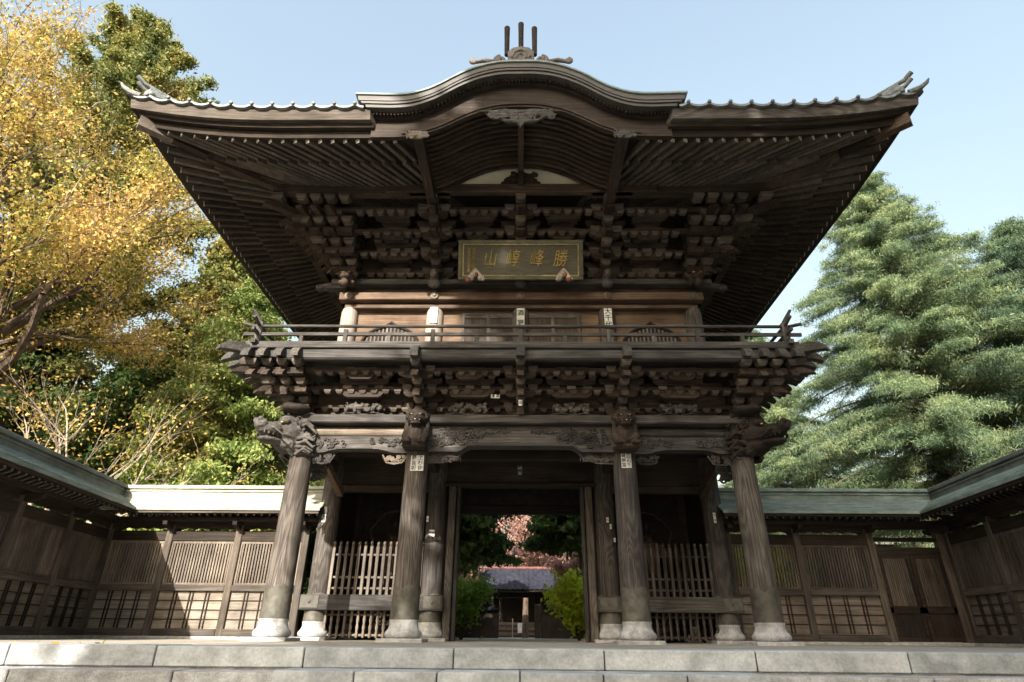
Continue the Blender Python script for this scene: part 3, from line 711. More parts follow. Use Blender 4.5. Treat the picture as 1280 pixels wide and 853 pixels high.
# ---- eaves ------------------------------------------------------------------
W0, Y0, Y1 = 3.9, .35, 4.25
def uplift(x, half): return .25*max(0, (abs(x)-(half-2.9))/2.9)**2.3
def corner_pt(side, s, off, z):
    """side 0 front,1 right,2 back,3 left; s in -1..1 along the side"""
    cx, cy = 0, (Y0+Y1)/2; hx, hy = W0+off, (Y1-Y0)/2+off
    if side in (0, 2):
        x = s*hx; u = uplift(x, hx)*min(1, off/3.4)**2; e = u*.35
        return Vector((x*(1+e/hx*abs(s)), cy+(-1 if side == 0 else 1)*(hy+e), z+u))
    y = s*hy; u = uplift(y+0, hy)*min(1, off/3.4)**2; e = u*.35
    return Vector(((1 if side == 1 else -1)*(hx+e), cy+y*(1+e/hy*abs(s)), z+u))
def ringstrip(name, prof, mat, parts, parent=gate, smooth=False, nst=26):
    g = MB(); m = len(prof)
    for side, a, b in parts:
        o = len(g.v)
        for i in range(nst+1):
            s = a+(b-a)*i/nst
            for off, z in prof: g.v.append(corner_pt(side, s, off, z))
        flip = side in (2, 3)
        for i in range(nst):
            for k in range(m):
                q = (o+i*m+k, o+i*m+(k+1) % m, o+(i+1)*m+(k+1) % m, o+(i+1)*m+k); g.f.append(q if not flip else q[::-1])
        g.f.append(tuple(o+k for k in range(m))[::-1]); g.f.append(tuple(o+nst*m+k for k in range(m)))
    return g.obj(name, mat, parent, smooth)
F = 2.9/7.48
for nm, prof, mat in (
    ('eave_board', [(3.10, 8.80), (3.30, 8.74), (3.34, 8.86), (3.10, 8.92)], D('x')),
    ('eave_board', [(3.10, 8.93), (3.44, 8.87), (3.47, 8.94), (3.10, 9.02)], D('x')),
    ('fascia', [(3.36, 8.965), (3.56, 8.95), (3.60, 9.17), (3.36, 9.19)], None)):
    for side, a, b in ((0, -1, -F), (0, F, 1), (3, -1, 1), (1, -1, 1), (2, -1, 1)):
        ringstrip(nm, prof, mat if mat else wood('wall', 'x') if side in (0,) and a < 0 else C_('x') if side == 0 else D('y'), [(side, a, b)])
# soffit boards above the rafters
SIDES = [(0, -1, -.29), (0, .29, 1), (1, -1, 1), (2, -1, 1), (3, -1, 1)]
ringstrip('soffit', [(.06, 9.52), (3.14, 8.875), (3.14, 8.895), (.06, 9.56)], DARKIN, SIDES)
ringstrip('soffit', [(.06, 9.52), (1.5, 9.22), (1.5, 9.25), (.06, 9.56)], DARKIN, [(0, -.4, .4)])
ringstrip('purlin', [(1.40, 8.84), (1.58, 8.84), (1.58, 9.06), (1.40, 9.06)], B('x'), SIDES)
ringstrip('rafter_rail', [(2.42, 8.955), (2.56, 8.925), (2.56, 9.00), (2.42, 9.03)], D('x'), [(0, -1, -.34), (0, .34, 1), (1, -1, 1), (3, -1, 1), (2, -1, 1)])
# fan rafters
RAF = []
def rafdir(side, p):
    piv = Vector((0, 3.3, 0)) if side == 0 else Vector((0, 2.3, 0))
    d = Vector((p.x-piv.x, p.y-piv.y, 0)); 
    return d
for side in (0, 1, 2, 3):
    half = (W0+3.2) if side in (0, 2) else ((Y1-Y0)/2+3.2)
    n = int(2*half/.25)
    for i in range(n+1):
        s = -0.965+1.93*i/n
        if side in (0,) and abs(s*half) < 2.28: continue
        # tip on off=3.22, root heading to the fan pivot
        tip = corner_pt(side, s, 3.22, 8.76); piv = Vector((0, 2.3+(1.0 if side == 0 else 0), 0)) 
        d = Vector((tip.x-piv.x, tip.y-piv.y)); 
        def at_off(off, z):
            # point along the fan line at offset 'off'
            if side in (0, 2):
                yv = (Y0-off) if side == 0 else (Y1+off); k = (yv-piv.y)/(tip.y-piv.y)
            else:
                xv = (W0+off)*(1 if side == 1 else -1); k = (xv-piv.x)/(tip.x-piv.x)
            kk = min(1, off/3.22)**2
            return Vector((piv.x+d.x*k, piv.y+d.y*k, z+(tip.z-8.76)*kk))
        ex = tip.copy()
        RAF.append((at_off(2.1, 9.02), ex, .082, .125, True, side))
        RAF.append((at_off(.5, 9.36), at_off(2.55, 8.855), .088, .14, False, side))
RAF.sort(key=lambda r: ((r[1]-Vector((0, -11.4, .1))).length, ) if r[5] == 0 else ((r[1]-Vector((0, -11.4, .1))).length+ (1.2 if r[5] != 2 else 50),))
rest = MB(); tips = MB(); cnt = 0
for a, b, wd, ht, fly, side in RAF:
    if cnt < 100 and side != 2:
        g = MB(); g.beam(a, b, wd, ht); g.obj('rafter', wood('wall', 'y' if side in (0, 2) else 'x'), gate); cnt += 1
    else: rest.beam(a, b, wd, ht)
    if fly and side != 2:
        d = (b-a).normalized(); tips.beam(b-d*.005, b+d*.012, wd+.006, ht+.006)
rest.obj('rafter', B('x'), gate)['kind'] = 'stuff'
tips.obj('rafter_tip', simple('pale_tip', (.30, .28, .24), (.5, .48, .42), 30, .8, .1), gate)['kind'] = 'stuff'  # tips paler than the rafters
# corner hip beams
for sx in (-1, 1):
    for sy in (0, 2):
        P = lambda off, z: corner_pt(sy, sx*1.0, off, z)
        g = MB(); g.beam(P(.3, 9.22), P(2.55, 8.80), .17, .24, 0, .16, .2); hb = g.obj('hip_beam', B('y'), gate)
        g = MB(); g.beam(P(1.9, 9.0), P(3.40, 8.72), .15, .2, 0, .15, .22); g.obj('hip_beam', D('y'), gate)
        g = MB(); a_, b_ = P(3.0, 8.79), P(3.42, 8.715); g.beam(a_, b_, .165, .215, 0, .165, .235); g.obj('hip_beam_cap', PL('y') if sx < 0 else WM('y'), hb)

# ---- tiled roof --------------------------------------------------------------
PT = .40
def wavez(x): return .085*(1-abs(sin(pi*x/PT)))**1.5
def roofside(side, parts):
    g = MB(); rows = 22
    for a, b in parts:
        half = (W0+3.66) if side in (0, 2) else ((Y1-Y0)/2+3.66)
        n = max(8, int((b-a)*half/PT*8)); o = len(g.v)
        for j in range(rows+1):
            t = j/rows; off = 3.66-(3.66+1.9)*t      # ends at the ridge line
            z = 9.21+3.9*(t**1.25)
            for i in range(n+1):
                s = a+(b-a)*i/n
                if t == 0: pt = corner_pt(side, s, off, z)
                hx, hy = W0+off, (Y1-Y0)/2+off
                base = corner_pt(side, s, 3.66, 9.21)
                k = 1-t
                if side in (0, 2): p = Vector((base.x*((W0+off)/(W0+3.66)), 2.3+(base.y-2.3)*max(.0, (hy+.001)/((Y1-Y0)/2+3.66)), z+(base.z-9.21)*k**3)); wv = wavez(p.x if t == 0 else base.x)
                else: p = Vector((base.x*((W0+off)/(W0+3.66)), 2.3+(base.y-2.3)*max(0, (hy+.001)/((Y1-Y0)/2+3.66)), z+(base.z-9.21)*k**3)); wv = wavez(base.y)
                p.z += wv; g.v.append(p)
        w = n+1
        for j in range(rows):
            for i in range(n):
                q = (o+j*w+i, o+j*w+i+1, o+(j+1)*w+i+1, o+(j+1)*w+i); g.f.append(q if side in (0, 1) else q[::-1])
        # edge lip
        o2 = len(g.v)
        for i in range(n+1): g.v.append(g.v[o+i]+Vector((0, 0, -.052)))
        o3 = len(g.v)
        for i in range(n+1): g.v.append(g.v[o+i]+Vector((0, .25 if side == 0 else 0, -.05)))
        for i in range(n): g.f.append((o+i+1, o+i, o2+i, o2+i+1)); g.f.append((o2+i+1, o2+i, o3+i, o3+i+1))
    return g
roofside(0, [(-1, -.40), (.40, 1)]).obj('tiled_roof', TILE, gate, True)
g = roofside(0, [(-.40, .40)]); g.v = [v+Vector((0, .6, .45)) if v.y < -2.2 else v for v in g.v]
g.obj('tiled_roof', TILE, gate, True)
for sd_ in (1, 2, 3): roofside(sd_, [(-1, 1)]).obj('tiled_roof', TILE, gate, True)
# round eave tile ends on the joints
g = MB()
k = -19
while k <= 19:
    x = k*PT; hx = W0+3.66
    if abs(x) > 3.15 and abs(x) < hx:
        p = corner_pt(0, x/hx, 3.66, 9.21+.06); g.lathe([(.036, 0), (.036, .09), (.02, .10)], (0, 0, 0), 10, Matrix.Translation(p+Vector((0, .06, 0))) @ Matrix.Rotation(pi/2, 4, 'X'))
    k += 1
g.obj('eave_tile_end', TILE, gate, True)['kind'] = 'stuff'
g = MB(); g.tube([(-4.4, 2.3, 13.15), (4.4, 2.3, 13.15)], .28, 12); g.obj('ridge', TILE, gate, True)
for sx in (-1, 1):
    pts = []
    for j in range(13):
        t = .045+.9*j/12; off = 3.66-5.56*t; base = corner_pt(0, sx, 3.66, 9.21)
        hy = (Y1-Y0)/2+off; pts.append(Vector((base.x*((W0+off)/(W0+3.66)), 2.3+(base.y-2.3)*((hy)/((Y1-Y0)/2+3.66)), 9.21+3.9*t**1.25+(base.z-9.21)*(1-t)**3+.13)))
    g = MB(); g.tube(pts, .11, 8); g.obj('hip_ridge', TILE, gate, True)
    e = pts[0]; d = (pts[0]-pts[2]); d.z = 0; d.normalize(); side_ = Vector((-d.y, d.x, 0))
    g = MB(); g.beam(e-d*.25+Vector((0, 0, .06)), e+d*.06+Vector((0, 0, .1)), .20, .22); g.blob(e+Vector((0, 0, .05)), (.12, .12, .12))
    for q in (-1, 1): g.blob(e+side_*q*.15+Vector((0, 0, -.04)), (.08, .08, .08))
    oc = carved('ridge_end_ornament', g, TILE, gate, .02, 1)
    for hh, l in ((.26, .30), (.12, .26)):
        g = MB(); g.tube([e-d*.35+Vector((0, 0, hh-.03)), e+d*l*.5+Vector((0, 0, hh)), e+d*l+Vector((0, 0, hh+.10))], [.045, .045, .05], 10); g.obj('ornament_prong', TILE, oc, True)
    b_ = corner_pt(0, sx, 3.66, 9.21); g = MB(); g.tube([b_+Vector((-sx*.24, .05, -.01)), b_+Vector((-sx*.06, -.02, .03)), b_+Vector((sx*.06, -.07, .12)), b_+Vector((sx*.11, -.09, .20))], [.06, .055, .04, .018], 8); g.obj('corner_tile', TILE, gate, True)

# ---- undulating gable (karahafu) in the middle of the eave --------------------------
def interp(tab, x):
    x = abs(x)
    for (a, za), (b, zb) in zip(tab[:-1], tab[1:]):
        if x <= b:
            t = (x-a)/(b-a); return za+(zb-za)*(t*t*(3-2*t)*.35+t*.65)
    return tab[-1][1]
TOPT = [(0, 10.36), (.35, 10.36), (.64, 10.30), (.96, 10.17), (1.27, 9.97), (1.66, 9.66), (2.05, 9.475), (2.4, 9.43), (3.16, 9.46)]
LOWT = [(0, 9.48), (.4, 9.46), (.86, 9.33), (1.19, 9.13), (1.6, 8.86), (1.95, 8.73), (2.3, 8.68), (3.3, 8.68)]
def curve(tab, x0, x1, dz=0, n=64, sc=1): 
    out = []
    for i in range(n+1):
        x = x0+(x1-x0)*i/n; z = sum(interp(tab, x+e)*wt for e, wt in ((-.16, .2), (-.08, .2), (0, .2), (.08, .2), (.16, .2))); out.append((x*sc, z+dz))
    return out
kh = MB(); kh.strip(curve(TOPT, -3.16, 3.16), curve(TOPT, -3.13, 3.13, -.13), -3.34, -2.9); kobj = kh.obj('gable_edge', COPPER_F, gate)
g = MB(); g.strip(curve(TOPT, -3.10, 3.10, -.131), curve(TOPT, -3.06, 3.06, -.19), -3.325, -2.9); g.obj('gable_edge', COPPER_F, gate)
g = MB(); g.strip(curve(TOPT, -3.00, 3.00, -.191), curve(TOPT, -2.98, 2.98, -.27), -3.30, -2.9); g.obj('gable_edge', COPPER_F, gate)
g = MB(); g.strip(curve(TOPT, -2.95, 2.95, -.271), curve(TOPT, -2.9, 2.9, -.36), -3.12, -2.7); g.obj('gable_board', D('x'), gate)
g = MB()
for i in range(84):
    x = -2.85+5.7*i/83; z = interp(TOPT, x); g.box((x, -3.16, z-.315), (.028, .07, .05))
g.obj('gable_dentils', D('x'), gate)
g = MB(); g.strip(curve(TOPT, -2.9, 2.9, -.361), curve(LOWT, -2.9, 2.9), -3.03, -2.93); bb = g.obj('bargeboard', B('x'), gate)
g = MB(); g.strip(curve(LOWT, -2.3, 2.3, .10), curve(LOWT, -2.3, 2.3, .055), -3.055, -3.032); g.obj('bargeboard_moulding', B('x'), bb)
# copper roof skin of the gable running back into the main roof
g = MB(); g.strip(curve(TOPT, -3.2, 3.2, .045), curve(TOPT, -3.2, 3.2, .002), -3.37, -.6); g.obj('gable_roof', COPPER, gate)
g = MB(); g.strip(curve(LOWT, -2.06, 2.06, .30), curve(LOWT, -2.06, 2.06, .265), -2.92, -1.0); g.obj('gable_soffit', D('y'), gate)
# curved rafters under the gable
nr = 13
for i in range(nr):
    y = -2.82+.128*i
    g = MB(); g.strip(curve(LOWT, -1.95, 1.95, .262-.01*i, 40), curve(LOWT, -1.95, 1.95, .165-.01*i, 40), y-.03, y+.03); g.obj('curved_rafter', B('x'), gate)
# beams carrying the gable and carved ends
for x in (-1.98, 1.98):
    g = MB(); g.beam((x, -3.0, 8.80), (x*.985, -.2, 8.70), .18, .30); g.obj('gable_beam', B('y'), gate)
    g = MB(); scrolls(g, x-.2, x+.2, 8.60, 8.74, -3.08, 22, (.03, .07), .02, 5); g.blob((x, -3.06, 8.67), (.17, .05, .09)); carved('beam_end_carving', g, PL('x') if x < 0 else G('x'), gate, .013, 1)
g = MB(); g.beam((0, -2.95, 9.56), (0, -.9, 9.38), .12, .16); g.obj('gable_ridge_beam', B('y'), gate)
g = MB(); g.box((0, -1.3, 9.22), (.12, .16, .44)); g.obj('king_post', D('z'), gate)
xbeam('gable_cross_beam', -3.0, 3.0, -1.28, -1.12, 8.84, 9.07, B('x'), .02)
# cream tympanum panel
def tz(x): return .56*max(0, 1-abs(x/1.52)**1.7)
pts = [(-1.5+3.0*i/30, 9.071+tz(-1.5+3.0*i/30)) for i in range(31)]
g = MB(); g.strip(pts, [(x, 9.07) for x, z in pts], -1.17, -1.13); g.obj('plaster_panel', PLASTER, gate)
g = MB(); g.strip([(x, z+.10) for x, z in pts], pts, -1.24, -1.13); g.obj('panel_moulding', D('x'), gate)
g = MB(); scrolls(g, -.34, .34, 9.12, 9.42, -1.22, 30, (.04, .09), .022, 8); g.blob((0, -1.2, 9.28), (.30, .04, .18)); g.blob((-.3, -1.2, 9.15), (.16, .03, .06)); g.blob((.3, -1.2, 9.15), (.16, .03, .06)); carved('strut_carving', g, D('x'), gate, .014, 1)
# pendant carving hanging from the bargeboard
g = MB()
for sx in (-1, 1):
    scrolls(g, min(sx*.1, sx*.62), max(sx*.1, sx*.62), 9.06, 9.24, -3.13, 26, (.04, .09), .02, 51+sx, False)
    g.tube([(0, -3.12, 9.22), (sx*.3, -3.12, 9.27), (sx*.6, -3.12, 9.24), (sx*.85, -3.12, 9.26)], [.04, .035, .028, .012], 7)
    g.tube([(sx*.05, -3.12, 8.96), (sx*.3, -3.12, 8.99), (sx*.5, -3.12, 9.12), (sx*.7, -3.12, 9.18)], [.04, .035, .028, .012], 7)
g.prism([(-.20, 9.28), (.20, 9.28), (.17, 9.05), (.05, 8.90), (0, 8.82), (-.05, 8.90), (-.17, 9.05)], -3.14, -3.08)
carved('pendant_carving', g, G('x'), gate, .014, 1)
# roof-top ogre tile with three prongs
g = MB(); Yf = -3.2
g.prism([(-.27, 10.38), (-.27, 10.80), (-.17, 10.92), (0, 10.96), (.17, 10.92), (.27, 10.80), (.27, 10.38)], Yf-.06, Yf+.14)
g.tube([(.18*cos(a), Yf-.07, 10.60+.22*sin(a)) for a in [pi*i/14 for i in range(15)]], .028, 8)
g.tube([(.10*cos(a), Yf-.07, 10.60+.12*sin(a)) for a in [pi*i/14 for i in range(15)]], .022, 8)
for sx in (-1, 1):
    g.tube(spiral((sx*.42, 10.60), .13, 1.5, -sx, pi/2, 24, Yf), .042, 8); g.tube([(sx*.3, Yf, 10.45), (sx*.55, Yf, 10.48), (sx*.78, Yf, 10.40)], [.07, .06, .03], 8)
    g.tube(spiral((sx*.95, 10.45), .08, 1.3, -sx, pi/2, 18, Yf-.1), .035, 7); g.tube([(sx*.55, Yf-.06, 10.46), (sx*.75, Yf-.08, 10.50), (sx*.95, Yf-.1, 10.42)], [.06, .05, .04], 8); g.blob((sx*.42, Yf+.03, 10.60), (.12, .05, .12))
g.span((-.6, Yf-.02, 10.33), (.6, Yf+.12, 10.46), None, .02)
fin = carved('ogre_tile', g, simple('ogre_tile_clay', (.085, .075, .073), (.19, .165, .16), 14, .7, .3), gate, .016, 1)
for x, zt in ((-.29, 11.54), (0, 11.66), (.28, 11.52)):
    g = MB(); g.tube([(x, Yf+.02, 10.78), (x, Yf-.04, zt-.25), (x, Yf-.07, zt-.03), (x, Yf-.07, zt)], [.05, .055, .06, .035], 12); g.obj('ornament_prong', D('z'), fin, True)
g = MB(); g.tube([(0, Yf+.15, 10.55), (0, .5, 10.6)], .17, 12); g.obj('gable_ridge', COPPER, gate, True)

# ---- name board ----------------------------------------------------------------
nb = empty('name_board', (0, -.35, 7.16), 'wide dark wooden name board with gold characters and gilt frame hung under the eaves', 'name board')
tl = atan2(.26, .78); MN = Matrix.Translation((0, -.32, 7.15)) @ Matrix.Rotation(tl, 4, 'X') @ Matrix.Scale(1.13, 4, (0, 0, 1)) @ Matrix.Scale(1.02, 4, (1, 0, 0))
g = MB(); g.span((-1.28, .0, .07), (1.28, .05, .74), MN); g.obj('board', BOARD, nb)
g = MB()
for a, b in (((-1.36, -.045, 0), (1.36, .06, .075)), ((-1.36, -.045, .735), (1.36, .06, .81)), ((-1.36, -.045, .076), (-1.27, .06, .734)), ((1.27, -.045, .076), (1.36, .06, .734))): g.span(a, b, MN, .012)
g.obj('frame', simple('board_frame', (.05, .05, .03), (.13, .12, .075), 4, .5, .2), nb)
g = MB()
for a, b in (((-1.265, -.03, .078), (1.265, -.002, .10)), ((-1.265, -.03, .71), (1.265, -.002, .732)), ((-1.265, -.03, .101), (-1.24, -.002, .709)), ((1.24, -.03, .101), (1.265, -.002, .709))): g.span(a, b, MN)
g.obj('gilt_edge', GOLDDARK, nb)
for x, c in ((-.68, '山'), (-.19, '崞'), (.33, '峰'), (.85, '勝')):
    p = MN @ Vector((x, -.012, .42)); text(c, .37, GOLD, nb, p, (pi/2+tl, 0, 0), .008, .22, 'gold_character', offset=-.002).scale = (.86, 1.12, 1)
for x, s_ in ((-1.02, '文化二年乙丑春日'), (-1.13, '陸奥守源朝臣敬書')):
    for j, c in enumerate(s_): text(c, .07, GOLD, nb, MN @ Vector((x, -.01, .62-.062*j)), (pi/2+tl, 0, 0), .004, 0, 'gold_character')
for x, sg in ((-.97, -1), (.93, 1)):
    g = MB(); c = MN @ Vector((x, -.12, .02))
    g.blob(c+Vector((0, 0, .14)), (.05, .06, .12)); g.blob(c+Vector((-.10, 0, .0)), (.075, .07, .08)); g.blob(c+Vector((.11, 0, -.0)), (.075, .07, .075))
    g.tube([c+Vector((0, 0, .22)), c+Vector((-.08, 0, .08)), c+Vector((-.15, 0, -.07))], [.035, .06, .05], 8); g.tube([c+Vector((0, 0, .22)), c+Vector((.08, 0, .08)), c+Vector((.19, 0, -.06))], [.035, .05, .04], 8)
    o = carved('support_carving', g, simple('worn_white', (.25, .20, .16), (.46, .41, .36), 20, .8, .1), nb, .013, 1)
    g = MB(); g.blob(c+Vector((-.16 if sg < 0 else .10, -.04, -.07)), (.07, .06, .06)); g.blob(c+Vector((.02, -.05, .06)), (.04, .04, .06)); carved('painted_leaf', g, REDPAINT, o, .014, 1)

# ---------------------------------------------------------------- guardian statues in the side bays
def statue(cx, sg, label):
    e = empty('guardian_statue', (cx, 3.5, 0), label, 'statue')
    V = [(0, 0, 1.35), (0, 0, 1.62), (0, -.02, 1.95), (0, -.02, 2.12), (0, -.05, 2.32),
         (-.27, 0, 2.0), (-.5, -.05, 1.78 if sg < 0 else 2.2), (-.42, -.3, 1.55 if sg < 0 else 2.5), (-.40, -.36, 1.45 if sg < 0 else 2.6),
         (.27, 0, 2.0), (.5, -.05, 2.2 if sg < 0 else 1.78), (.42, -.3, 2.5 if sg < 0 else 1.55), (.40, -.36, 2.6 if sg < 0 else 1.45),
         (-.17, 0, 1.25), (-.28, -.1, .85), (-.30, .0, .42), (-.32, -.16, .36), (.17, 0, 1.25), (.24, -.04, .85), (.24, .04, .42), (.26, -.12, .36)]
    Ed = [(0, 1), (1, 2), (2, 3), (3, 4), (2, 5), (5, 6), (6, 7), (7, 8), (2, 9), (9, 10), (10, 11), (11, 12), (0, 13), (13, 14), (14, 15), (15, 16), (0, 17), (17, 18), (18, 19), (19, 20)]
    Rr = [.22, .20, .25, .09, .15, .13, .09, .07, .08, .13, .09, .07, .08, .16, .13, .08, .07, .16, .13, .08, .07]
    me = bpy.data.meshes.new('body'); me.from_pydata(V, Ed, []); o = bpy.data.objects.new('body', me); COL.objects.link(o)
    o.modifiers.new('k', 'SKIN'); 
    if not me.skin_vertices: pass
    for i, r in enumerate(Rr): me.skin_vertices[0].data[i].radius = (r, r)
    me.skin_vertices[0].data[0].use_root = True
    q = o.modifiers.new('s', 'SUBSURF'); q.levels = 2; q.render_levels = 2
    baked(o); o.data.materials.clear(); o.data.materials.append(B('z')); o.parent = e
    o.data.polygons.foreach_set('use_smooth', [True]*len(o.data.polygons))
    g = MB(); g.lathe([(.30, 0), (.34, .12), (.30, .3), (.26, .45), (.23, .62), (.20, .8)], (cx, 3.5, .62), 20); g.obj('robe', REDPAINT if False else D('z'), e, True)
    g = MB(); g.blob((cx, 3.5, .18), (.6, .45, .22)); g.blob((cx+.2, 3.4, .25), (.3, .3, .16)); carved('rock_base', g, DARKIN, e, .03, 2)
    g = MB(); g.blob((cx, 3.52, 2.52), (.07, .07, .10)); g.obj('topknot', DARKIN, e, True)
    g = MB(); g.tube([(cx-.45, 3.5, 1.9), (cx-.62, 3.55, 2.4), (cx-.3, 3.6, 2.8), (cx, 3.62, 2.88), (cx+.3, 3.6, 2.8), (cx+.62, 3.55, 2.4), (cx+.45, 3.5, 1.9)], .035, 8); g.obj('scarf', B('z'), e, True)
statue(-3.05, -1, 'dark wooden guardian statue in the left bay behind the brown pickets')
statue(3.05, 1, 'dark wooden guardian statue in the right bay behind the grey pickets')

# ---------------------------------------------------------------- roofed walls (wings)
def wing(name, label, org, ang, length, posts, sun, mirror, door=None, wavy=True, ends=(0, 0), rails=True, coppermat=None, hw=.66, capmat=None):  # sun: gives the wall lighter wood tones that paint in sunlight
    """local: x along the wall, -y towards the forecourt"""
    e = empty(name, org, label, 'roofed wall', 'roofed lattice walls around the forecourt'); e.rotation_euler = (0, 0, ang)
    def part(g, nm, mat, parent=None, smooth=False):
        o = g.obj(nm, mat, None, smooth); o.parent = parent or e
        if parent: o.location = o.location-parent.location
        return o
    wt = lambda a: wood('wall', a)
    L0, L1 = -ends[0], length+ends[1]
    cop = coppermat or COPPER
    # roof: two curved slopes, ridge cap, eave edge
    for sg in (-1, 1):
        g = MB(); n = 6; prof = []
        for i in range(n+1):
            t = i/n; prof.append((sg*(hw-(hw-.10)*t), 2.60+.37*t**1.2))
        m1 = ends[0] and sg < 0; 
        vs = []; fs = []
        for i, (y, z) in enumerate(prof):
            cut0 = 0 if not ends[0] else (-y if sg < 0 else -y); cut1 = 0
            xa = L0 + (abs(y)*(1 if sg < 0 else -1) if ends[0] else 0); xb = L1 - (abs(y)*(1 if sg < 0 else -1) if ends[1] else 0)
            for x in (xa, xb):
                vs.append((x, y, z)); vs.append((x, y, z-.03))
        for i in range(n):
            a = i*4; b = a+4
            fs += [(a, a+2, b+2, b), (a+1, b+1, b+3, a+3)]
        fs += [(0, 1, 3, 2)]
        g.add(vs, fs if sg < 0 else [f[::-1] for f in fs]); ro = part(g, 'roof_slope', cop)
        g = MB()
        for i in range(1, 5):
            y, z = prof[i]; xa = L0+(abs(y)*(1 if sg < 0 else -1) if ends[0] else 0); xb = L1-(abs(y)*(1 if sg < 0 else -1) if ends[1] else 0)
            g.span((xa, y-.008, z-.005), (xb, y+.008, z+.012))
        part(g, 'roof_seam', cop, ro)
        ya = sg*hw; xa = L0+(hw*(1 if sg < 0 else -1) if ends[0] else 0); xb = L1-(hw*(1 if sg < 0 else -1) if ends[1] else 0)
        g = MB(); g.span((xa, ya-.012, 2.545), (xb, ya+.012, 2.60)); part(g, 'eave_edge', cop)
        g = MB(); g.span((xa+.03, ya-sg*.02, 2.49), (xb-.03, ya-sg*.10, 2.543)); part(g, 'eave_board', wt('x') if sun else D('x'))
    g = MB(); g.span((L0, -.12, 2.93), (L1, .12, 3.12), None, .012); g.span((L0, -.15, 3.05), (L1, .15, 3.085), None, .01); g.span((L0, -.17, 3.12), (L1, .17, 3.20), None, .012); part(g, 'ridge_cap', capmat or cop)
    # rafters, each with a pale tip
    g = MB(); gt = MB(); x = L0+.75 if ends[0] else L0+.1
    while x < (L1-.7 if ends[1] else L1-.05):
        g.beam((x, -.05, 2.74), (x, -hw+.1, 2.475), .045, .05); g.beam((x, .05, 2.74), (x, hw-.1, 2.475), .045, .05)
        gt.blob((x, -hw+.095, 2.472), (.026, .02, .026), None, 1); x += .175
    rr = part(g, 'rafters', D('y')); rr['kind'] = 'stuff'; part(gt, 'rafter_tips', PL('x'), rr)
    g = MB(); g.span((L0, -.07, 2.32), (L1, .07, 2.50)); part(g, 'top_beam', D('x'))
    g = MB(); g.span((L0+.3, -.34, 2.36), (L1-.3 if ends[1] else L1, -.27, 2.44)); part(g, 'outer_purlin', D('x'))
    for i, x in enumerate(posts):
        g = MB(); g.span((x-.075, -.085, 0), (x+.075, .085, 2.32), None, .01); part(g, 'post', wt('z'))
        g = MB(); g.prism([(-.40, 2.36), (-.38, 2.28), (-.2, 2.22), (.2, 2.22), (.38, 2.28), (.40, 2.36)], -.05, .05, Matrix.Translation((x, 0, 0)) @ Matrix.Rotation(pi/2, 4, 'Z')); part(g, 'bracket_arm', D('y'))
    for i, (a, b) in enumerate(zip(posts[:-1], posts[1:])):
        a += .075; b -= .075
        if door is not None and i == door: continue
        g = MB(); g.span((a, -.06, 1.98), (b, .06, 2.19)); part(g, 'tie_beam', D('x'))
        g = MB(); top = []; bt = []
        for k in range(41):
            x = a+(b-a)*k/40; top.append((x, 2.318)); bt.append((x, 2.262-.028*abs(sin((x-a)*11))))
        g.strip(top, bt, -.015, .015); part(g, 'transom_carving', D('x'))
        g = MB(); g.span((a, -.09, .93), (b, .09, 1.06), None, .008); part(g, 'waist_rail', wt('x'))
        g = MB(); g.span((a, -.03, 1.92), (b, .03, 1.98)); g.span((a, -.03, 1.062), (b, .03, 1.10)); g.span((a, -.03, 1.10), (a+.04, .03, 1.92)); g.span((b-.04, -.03, 1.10), (b, .03, 1.92))
        nb_ = int((b-a-.1)/.062)
        for k in range(nb_): x = a+.07+(b-a-.14)*k/(nb_-1); g.span((x-.018, -.024, 1.10), (x+.018, .024, 1.92))
        part(g, 'lattice_panel', PL('z') if sun else wt('z'))  # slats coloured lighter on the wall meant to look sunlit
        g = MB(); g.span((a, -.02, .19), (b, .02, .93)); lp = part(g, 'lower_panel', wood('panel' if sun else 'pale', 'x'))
        g = MB()
        for k in range(1, 4):
            x = a+(b-a)*k/4
            for dx in (-.035, .035): g.span((x+dx-.012, -.045, .20), (x+dx+.012, -.0205, .925))
        for k in range(1, 4): z = .19+.74*k/4; g.span((a, -.038, z-.008), (b, -.0203, z+.008))
        part(g, 'batten', D('x'), lp)
        g = MB(); g.span((a, -.10, .05), (b, .10, .19), None, .008); part(g, 'sill', wt('x'))
    g = MB(); g.span((L0, -.16, -.01), (L1, .16, .05), None, .008); part(g, 'stone_footing', GRANITE)
    if door is not None:
        a, b = posts[door]+.075, posts[door+1]-.075
        g = MB(); g.span((a, -.07, 1.78), (b, .07, 1.93)); part(g, 'door_lintel', D('x'))
        g = MB(); g.span((a, -.06, 2.06), (b, .06, 2.14)); part(g, 'tie_beam', D('x'))
        mid_ = (a+b)/2
        for p, q in ((a, mid_-.01), (mid_+.01, b)):
            g = MB(); g.span((p, -.03, .06), (q, .0, 1.78)); dd = part(g, 'door', D('z'))
            g = MB()
            for k in range(11): x = p+.12+(q-p-.24)*k/10; g.span((x-.014, -.05, .74), (x+.014, -.031, 1.70))
            part(g, 'lattice', wt('z'), dd)
            g = MB(); g.span((p, -.055, .60), (q, -.031, .72)); g.span((p, -.055, 1.70), (q, -.031, 1.78)); g.span((p, -.055, .06), (q, -.031, .14)); g.span((p, -.055, .14), (p+.07, -.031, 1.70)); g.span((q-.07, -.055, .14), (q, -.031, 1.70)); part(g, 'door_frame', D('x'), dd)
    return e
CP_D = simple('ridge_copper_dark', (.09, .11, .10), (.20, .22, .20), 3.5, .6, .2, 0, (1, 5, 1))
COPPER_SUN = simple('copper_roof_sunlit', (.26, .265, .23), (.42, .42, .365), 3.5, .6, .2, 0, (1, 5, 1), stain=.4)  # lighter copy of the roof copper, sunlight painted into its colour
